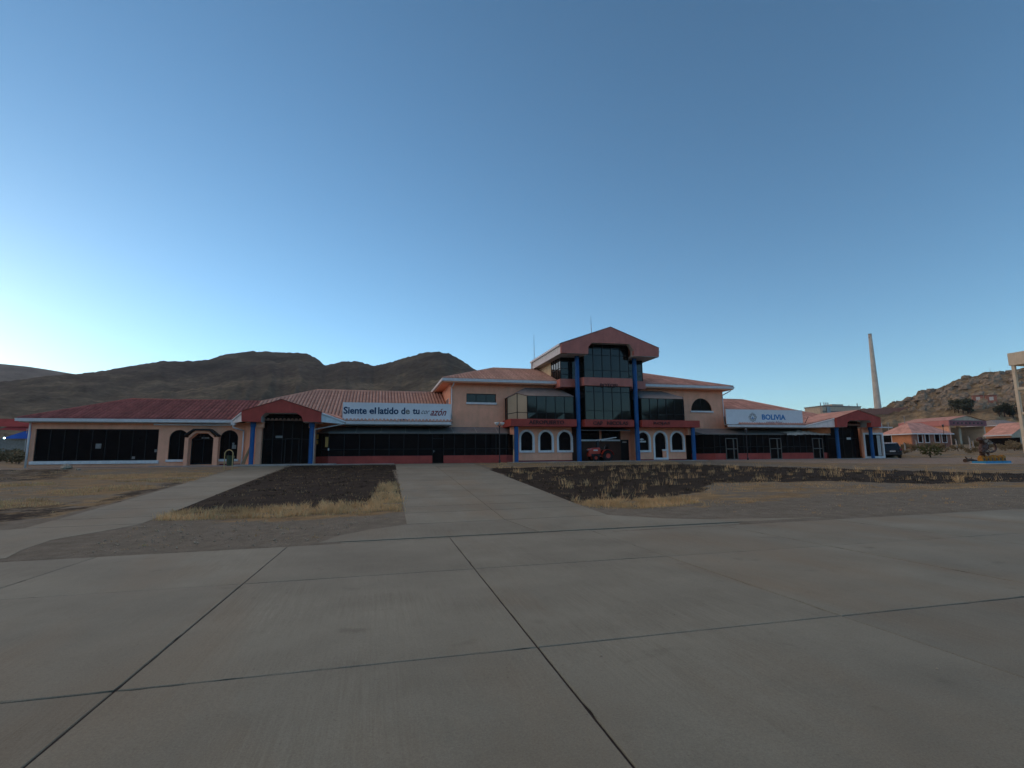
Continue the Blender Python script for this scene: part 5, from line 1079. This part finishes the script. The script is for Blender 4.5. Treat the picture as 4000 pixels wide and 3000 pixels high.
def tree(x, y, z, h, rad, seed, label, grp, mat=LEAF):
    e = empty('tree', (x, y, z), label, 'tree', grp); b = MB().path([(0,0,-.5),(.05*h*.2,0,h*.3),(0,.04*h*.3,h*.6)], [h*.035,h*.028,h*.012], 8)
    r = random.Random(seed)
    for k in range(5): t = k*1.3+r.random(); b.path([(0,0,h*(.22+.06*k)),(rad*.6*math.cos(t),rad*.6*math.sin(t),h*(.45+.07*k))], [h*.015,h*.006], 6)
    b.build('trunk', BARK, e); leaves(900, (0,0,h*.55), rad, h*.05, seed, 1.15, mat, 'crown', e)
for i, (px_, py_, Zc, h, rd) in enumerate(((3730,1612,205,7,3.0),(3745,1614,205,7.5,3.2),(3763,1615,205,8,3.4),(3782,1617,205,7.5,3.2),(3790,1619,203,6,2.8),(3905,1628,205,5.5,2.4),(3925,1628,205,7.5,2.4),(3945,1629,200,6,2.8),(3958,1631,195,7,3.2))):
    p = on_hill(px_, py_, Zc); kk = p.length/300; tree(p.x, p.y, p.z-.4, h*kk, rd*kk, 40+i, 'dark green tree in the clump behind the pink shed roof' if i < 5 else 'dark green tree on the hill foot beside the water tower', 'trees behind the shed' if i < 5 else 'trees beside the water tower')
# shrubs before the houses and left of the terminal
r = random.Random(5)
def shrub(x, y, s, seed, mat, label, grp):
    e = empty('shrub', (x, y, gz(x, y)), label, 'shrub', grp); MB().path([(0,0,-.1),(.02,0,s*.5)], [s*.05,s*.02], 6).build('stem', BARK, e)
    leaves(420, (0,0,s*.45), s*.62, s*.07, seed, .7, mat, 'foliage', e, 9)
for i in range(24):
    px_ = r.uniform(3530, 3985); d = r.uniform(62, 100); p = at(px_, 1770, d); shrub(p.x, p.y, r.uniform(.8,1.7), 100+i, BUSHM, 'dry brown shrub on the waste ground before the orange house', 'dry shrubs before the houses')
p = at(3636, 1796, 56); shrub(p.x, p.y, 1.7, 150, BUSHG, 'dense green shrub at the edge of the gravel drive near the parked car', None)
for i in range(16):
    px_ = r.uniform(-60, 100); d = r.uniform(55, 75); p = at(px_, 1780, d); shrub(p.x, p.y, r.uniform(.9,1.8), 170+i, BUSHM, 'dry shrub beyond the left end of the terminal', 'dry shrubs left of the terminal')
# fence posts
for i, (px_, yt, yb) in enumerate(((3496,1732,1760),(3537,1733,1762),(3583,1720,1762),(3738,1718,1750),(3790,1708,1745),(3803,1722,1750))):
    Zc = 74+i*2; p = at(px_, yb, Zc); q = at(px_, yt, Zc); p.z = min(p.z, gz(p.x, p.y)+.3)
    b = MB().hexa([(-.08,-.08,-.6),(.08,-.08,-.6),(.08,.08,-.6),(-.08,.08,-.6),(-.06,-.06,q.z-p.z-.15),(.06,-.06,q.z-p.z-.15),(.06,.06,q.z-p.z-.15),(-.06,.06,q.z-p.z-.15)]); b.hexa([(-.06,-.06,q.z-p.z-.15),(.06,-.06,q.z-p.z-.15),(.06,.06,q.z-p.z-.15),(-.06,.06,q.z-p.z-.15),(-.28,-.05,q.z-p.z+.15),(-.2,-.05,q.z-p.z+.15),(-.2,.05,q.z-p.z+.15),(-.28,.05,q.z-p.z+.15)])
    o = b.build('fence_post', CONC); o.location = p; tag(o, 'leaning-topped concrete fence post before the orange house and shed', 'fence post', 'concrete fence posts')
for px_, yt, yb, Zc in ((3535,1624,1660,150),(3474,1648,1700,130),(3868,1438,1452,515)):
    p = at(px_, yb, Zc); q = at(px_, yt, Zc); e = empty('utility_pole', (p.x,p.y,p.z-2), 'thin utility pole standing behind the orange house' if px_ < 3600 else 'tiny mast on the crest of the rocky hill', 'pole', 'utility poles' if px_ < 3600 else None)
    MB().tube((0,0,0), (0,0,q.z-p.z+2), .13, .09, 8).build('pole', CONC, e); MB().box(-.7,.7,-.06,.06,q.z-p.z+1.4,q.z-p.z+1.55).build('crossarm', WOOD, e)
# sculpture
sx_, sy_ = 48.3, 31.4; SCM = M('rusty_scrap', (.10,.055,.04), .6, .5, 6, .5, 20, .4); SCL = M('pale_scrap', (.34,.28,.21), .6, .4, 6); YOR = M('yellow_orange_paint', (.40,.19,.03), .6, .4, 6); BLP = M('pool_blue_paint', (.04,.30,.55), .5, .2, 2)
e = empty('sculpture', (sx_, sy_, gz(sx_, sy_)), 'dark scrap metal beast sculpture with curled tail on a blue and yellow base', 'sculpture')
r = random.Random(12)
MB().plan([(-.9+.1,-.5),(2.0,-.5),(2.2,.5),(-.7,.6)], -.1, .22).build('base', BLP, e); MB().plan([(-1.0,-.56),(2.05,-.56),(2.3,.56),(-.85,.66)], -.1, .06).build('base_rim', PAPER, e)
for k in range(6):
    x = -.75+k*.46; b = MB().box(x, x+.34, -.25, .15, .2, .52+.05*(k % 3)); b.box(x+.04, x+.30, -.2, .1, .5, .66+.05*(k % 2)); b.build('block', YOR, e, bevel=.03); MB().box(x+.1,x+.24,-.27,-.24,.28,.45).build('block_inset', SCM, e)
fig = MB(); fig.path([(-.15,0,.5),(-.3,0,.9),(-.1,.05,1.25),(.1,.05,1.6),(-.1,0,1.85)], [.10,.20,.30,.28,.15], 10); fig.path([(-.1,0,1.8),(-.45,-.05,2.0),(-.75,-.05,1.95)], [.17,.20,.12], 10)
fig.path([(-.1,.1,1.0),(-.35,.1,.75),(-.5,.12,.45)], [.14,.09,.07], 8); fig.path([(.15,0,1.1),(.35,0,.8),(.25,0,.45)], [.14,.09,.07], 8); fig.path([(-.2,-.1,1.45),(-.6,-.2,1.35),(-.75,-.25,1.1)], [.10,.07,.05], 8); fig.path([(0,-.1,1.2),(-.4,-.2,1.05),(-.7,-.2,.95)], [.10,.07,.05], 8)
for k in range(26):
    t = r.uniform(0, 6.28); c = (r.uniform(-.55,.35), r.uniform(-.25,.25), r.uniform(.8,2.0)); d = Vector((r.uniform(-1,1), r.uniform(-1,.4), r.uniform(-.6,1))).normalized()*r.uniform(.2,.42); fig.tube(c, (c[0]+d.x,c[1]+d.y,c[2]+d.z), r.uniform(.03,.08), .015, 6)
fig.build('figure', SCM, e)
wg = MB()
for k in range(12):
    c = (r.uniform(-.4,.5), -.22+r.uniform(-.1,.1), r.uniform(.7,1.9)); a = r.uniform(-.6,.6); wg.hexa([(c[0],c[1],c[2]),(c[0]+.3*math.cos(a),c[1],c[2]+.3*math.sin(a)),(c[0]+.3*math.cos(a),c[1]+.05,c[2]+.3*math.sin(a)),(c[0],c[1]+.05,c[2]),(c[0]-.02,c[1],c[2]+.08),(c[0]+.32*math.cos(a),c[1],c[2]+.07+.3*math.sin(a)),(c[0]+.32*math.cos(a),c[1]+.05,c[2]+.07+.3*math.sin(a)),(c[0]-.02,c[1]+.05,c[2]+.08)])
wg.build('plates', SCL, e); MB().path([(.15,.1,1.2),(.5,.1,1.0),(.9,.1,.95)]+[(1.05+.42*math.cos(math.radians(-90+k*30)),.1,1.35+.36*math.sin(math.radians(-90+k*30))) for k in range(10)], [.13,.11,.09]+[.085-.005*k for k in range(10)], 8).build('tail', SCM, e); MB().path([(.1,0,1.8),(.5,0,1.95),(1.0,0,1.65)], [.09,.06,.03], 8).build('wing', SCL, e)
# fallen branch
p = gpt(3800, 1806); e = empty('fallen_branch', (p[0], p[1], gz(*p)), 'brown dead branch lying on the grass left of the sculpture', 'branch'); MB().path([(-.9,0,.15),(-.2,.05,.22),(.8,0,.1)], [.16,.12,.05], 8).path([(-.5,0,.2),(-.75,.05,.5)], [.08,.03], 6).path([(-.2,0,.2),(.1,.1,.45)], [.06,.02], 6).build('branch', BARK, e)
# stone and dry hump at the foot of the wing
for px_, py_, s in ((258,1832,.35),(306,1836,.14),(2455,1801,.12)):
    p = gpt(px_, py_) if px_ < 2000 else (WX(2424,44.5,1797), 44.5)
    b = MB(); rr = random.Random(px_); bm = bmesh.new(); bmesh.ops.create_icosphere(bm, subdivisions=2, radius=s)
    for v in bm.verts: v.co *= rr.uniform(.75,1.1); v.co.z *= .7
    me = bpy.data.meshes.new('stone'); bm.to_mesh(me); bm.free(); me.materials.append(STONE); o = obj('stone', me); o.location = (p[0],p[1],gz(*p)+s*.25)
    tag(o, {258:'large pale stone at the foot of the dark-roofed wing', 306:'small pale stone beside the large one before the wing', 2455:'pale stone on the step by the brown door near the tractor'}[px_], 'stone')

# background left: canopies
tc = at(60, 1762, 100); e = empty('market_stall', (tc.x, tc.y, tc.z), 'stall with red pitched canopy and blue tarpaulin beyond the left wing', 'stall')
bl = MB(); bl.box(-9,9,-2,4,-3,2.4).build('wall', CONCD, e)
MB().hexa([(-9.5,-2.6,4.6),(4.5,-2.6,4.6),(6,4,5.2),(-9.5,4,5.2),(-9.5,-1,6.2),(1.2,-1,6.2),(2,3,6.2),(-9.5,3,6.2)]).build('canopy', TREDC, e); MB().add([(-1.5,-2.9,4.0),(6,-2.9,3.6),(2.3,-1.2,6.0)], [(0,1,2)]).build('canopy_gable', TREDC, e)
MB().face([(-.8,-3.1,2.3),(7,-3.1,2.3),(7,-2.6,4.4),(3.0,-2.7,3.9)]).face([(-9,-3.1,2.1),(-2.2,-3.1,2.0),(-4,-2.7,3.3),(-9,-2.6,4.2)]).build('tarpaulin', TBLUE, e)
for x in (-8.8, -3, 3, 6.5): MB().tube((x,-2.8,-3), (x,-2.8,4.2), .07, .07, 6).build('post', METAL, e)
lp = at(17, 1711, 96); e = empty('lit_lamp', tuple(lp), 'small bright bluish lamp glowing under the blue tarpaulin', 'lamp'); LM = M('lamp_glow', (.55,1.0,.95), .5, 0, 1, emit=6)
MB().lathe([(.05,-.14),(.14,-.06),(.14,.06),(.05,.14)], (0,0,0), 10).build('bulb', LM, e); MB().tube((0,0,.1), (0,0,.8), .02, .02, 6).build('cord', DARKM, e)

# ------------------------------------------------------------------ grass and stones (stuff)
def tufts(name, label, spots, mat, blades, h0, h1, spread, w=.012, seed=1):
    r = random.Random(seed); v = []; f = []
    for (x, y, k) in spots:
        z = gz(x, y)-.04; lean = r.uniform(-.25,.25); hh = r.uniform(h0, h1)*k
        for _ in range(max(3, int(blades*r.uniform(.6,1.3)))):
            bx, by = x+r.gauss(0, spread), y+r.gauss(0, spread); t = r.uniform(0, 6.28); h = hh*r.uniform(.5,1.1); o = h*r.uniform(.1,.55); ww = w*r.uniform(.7,1.5); a = r.uniform(0, 3.14)
            dx, dy = ww*math.cos(a), ww*math.sin(a); mx_, my_ = bx+o*.4*math.cos(t), by+o*.4*math.sin(t); tx, ty = bx+o*math.cos(t)+lean*h, by+o*math.sin(t)
            b = len(v); v += [(bx-dx,by-dy,z),(bx+dx,by+dy,z),(mx_+dx*.8,my_+dy*.8,z+h*.6),(mx_-dx*.8,my_-dy*.8,z+h*.6),(tx,ty,z+h)]; f += [(b,b+1,b+2,b+3),(b+3,b+2,b+4)]
    me = bpy.data.meshes.new(name); me.from_pydata(v, [], f); me.materials.append(mat); o = obj(name, me); return tag(o, label, 'grass', kind='stuff')
def scatter(n, poly, seed, k0=.7, k1=1.2, dens=None):
    r = random.Random(seed); x0 = min(p[0] for p in poly); x1 = max(p[0] for p in poly); y0 = min(p[1] for p in poly); y1 = max(p[1] for p in poly); out = []
    tries = 0
    while len(out) < n and tries < n*60:
        tries += 1; x, y = r.uniform(x0, x1), r.uniform(y0, y1)
        if not inpoly(x, y, poly): continue
        if dens and r.random() > dens(x, y): continue
        c = ccols(y) if y > 14.2 else [0,0,7]; lc = lcols(y)
        if c[0]-.08 < x < c[-1]+.08 and y > 12: continue
        if lc[0]-.05 < x < lc[-1]+.05 and y > 12.5: continue
        out.append((x, y, r.uniform(k0, k1)))
    return out
nd = lambda s, t: (lambda x, y: 1 if noise.noise((x*s, y*s*1.4, 4)) > t else .08)
strip_l = [(-6.0,18.4),(-3,18.4),(0,19.1),(.85,19.6),(.85,16.6),(-1.5,16.3),(-3.5,16.4),(-5.9,16.8)]; strip_r = [(6.75,17.2),(8.6,17.3),(10,16.9),(11.4,16.4),(10,15.5),(8.2,15.2),(6.8,15.9)]
sp = scatter(560, strip_l, 1, .5, 1.4, nd(1.1, -.12))+scatter(300, strip_r, 2, .5, 1.3, nd(1.1, -.15))+scatter(150, [(.3,26),(1.0,26),(.9,19),(-.2,19)], 3, .8, 1.4)
tufts('dry_grass', 'tall dry yellow grass fringing the burnt patches beside the walkways', sp, DRY, 24, .09, .27, .09, .006, 1)
sp = scatter(900, DRYZ[1], 4, .5, 1.0, nd(.35, .02))+scatter(700, DRYZ[2], 5, .5, .9, nd(.5, -.05))+scatter(1500, [(-40,43),(-9.6,42),(-9.0,24),(-9.3,17),(-22,16.6),(-40,17)], 6, .4, .8, nd(.3, .08))+scatter(700, DRYZ[4], 7, .4, .8, nd(.3, .1))
for kb, Pb in enumerate(BANDS): sp += scatter(150, Pb, 60+kb, .7, 1.3)
tufts('straw_grass', 'short straw coloured grass scattered over the open ground', sp, TAN, 12, .06, .2, .12, .007, 2)
sp = scatter(1900, BURN[1], 8, .5, 1.1, nd(.4, -.1))+scatter(1100, BURN[0], 9, .4, .9)
tufts('burnt_grass', 'charred black grass stubble on the burnt patches', sp, BURNT, 12, .06, .2, .1, .009, 3)
sp = scatter(260, BURN[1], 10, .8, 1.5, nd(.5, .12)); tufts('dry_grass', 'pale unburnt grass clumps left standing among the charred stubble', sp, DRY, 14, .12, .4, .10, .007, 4)
sp = scatter(800, BURN[0], 12, .5, 1.0, nd(.8, .0))+scatter(900, BURN[1], 15, .5, 1.2, nd(.8, .0)); tufts('straw_grass', 'thin straw blades lying on the charred patch between the walkways', sp, TAN, 6, .05, .14, .12, .008, 6)
sp = scatter(120, [(-6.5,15.9),(.7,16.0),(-1.3,12.6),(-6.6,12.8)], 13, .3, .7)+scatter(120, [(9,14.5),(30,15.8),(30,12.1),(12,12.6)], 14, .3, .8)
tufts('straw_grass', 'small dry tufts growing on the gravel along the apron edge', sp, TAN, 12, .08, .2, .05, .006, 7)
r = random.Random(31); v = []; f = []
for poly, n in (([(-6.9,16),(.7,16.2),(-1.3,12.45),(-6.9,12.55)], 900), ([(8.5,14.8),(14,16.2),(36,16.5),(40,11.7),(12.4,12.2)], 2200), ([(-36,43.5),(-9.8,42),(-9.3,22),(-36,20)], 900)):
    for x, y, k in scatter(n, poly, 33):
        s = r.choice((.006,.009,.009,.014,.024))*r.uniform(.7,1.3); z = gz(x, y)+.008+s*.35; b = len(v); c = [(s,0,0),(0,s*.9,0),(-s*1.1,0,0),(0,-s,0),(0,0,s*.7),(0,0,-s*.6)]; t = r.uniform(0, 6.28); co, si = math.cos(t), math.sin(t)
        v += [(x+p[0]*co-p[1]*si, y+p[0]*si+p[1]*co, z+p[2]) for p in c]; f += [(b+i, b+(i+1)%4, b+4) for i in range(4)]+[(b+(i+1)%4, b+i, b+5) for i in range(4)]
for _ in range(170):
    x, y = r.uniform(-9, 14), r.uniform(1.6, 12); sz = r.choice((.004,.006,.006,.010))*r.uniform(.7,1.3); z = -1.25+.0058*x-.0075*y+sz*.4; b = len(v)
    v += [(x+sz,y,z),(x,y+sz*.8,z),(x-sz,y,z),(x,y-sz,z),(x,y,z+sz*.7),(x,y,z-sz*.5)]; f += [(b+i, b+(i+1)%4, b+4) for i in range(4)]+[(b+(i+1)%4, b+i, b+5) for i in range(4)]
me = bpy.data.meshes.new('gravel'); me.from_pydata(v, [], f); me.materials.append(STONE); tag(obj('gravel', me), 'loose grey gravel along the apron edge', 'gravel', kind='stuff')

# ------------------------------------------------------------------ air
hz = MB().box(-5100, 5100, -5100, 5100, -6, 520).build('haze', None)
hm = bpy.data.materials.new('haze_air'); hm.use_nodes = True; hn = hm.node_tree; hn.nodes.remove(hn.nodes['Principled BSDF'])
pv_ = hn.nodes.new('ShaderNodeVolumePrincipled'); pv_.inputs['Color'].default_value = (.80,.88,1,1); pv_.inputs['Density'].default_value = HAZE; pv_.inputs['Anisotropy'].default_value = .3
hn.links.new(pv_.outputs[0], hn.nodes['Material Output'].inputs['Volume'])
hz.data.materials.clear(); hz.data.materials.append(hm); tag(hz, 'thin pale evening haze over the whole valley', 'haze', kind='stuff')
# the terminal's empty stands at the building's own foot
T.location = (20.9, 45, 0)
for c in T.children: c.location = c.location-Vector((20.9, 45, 0))
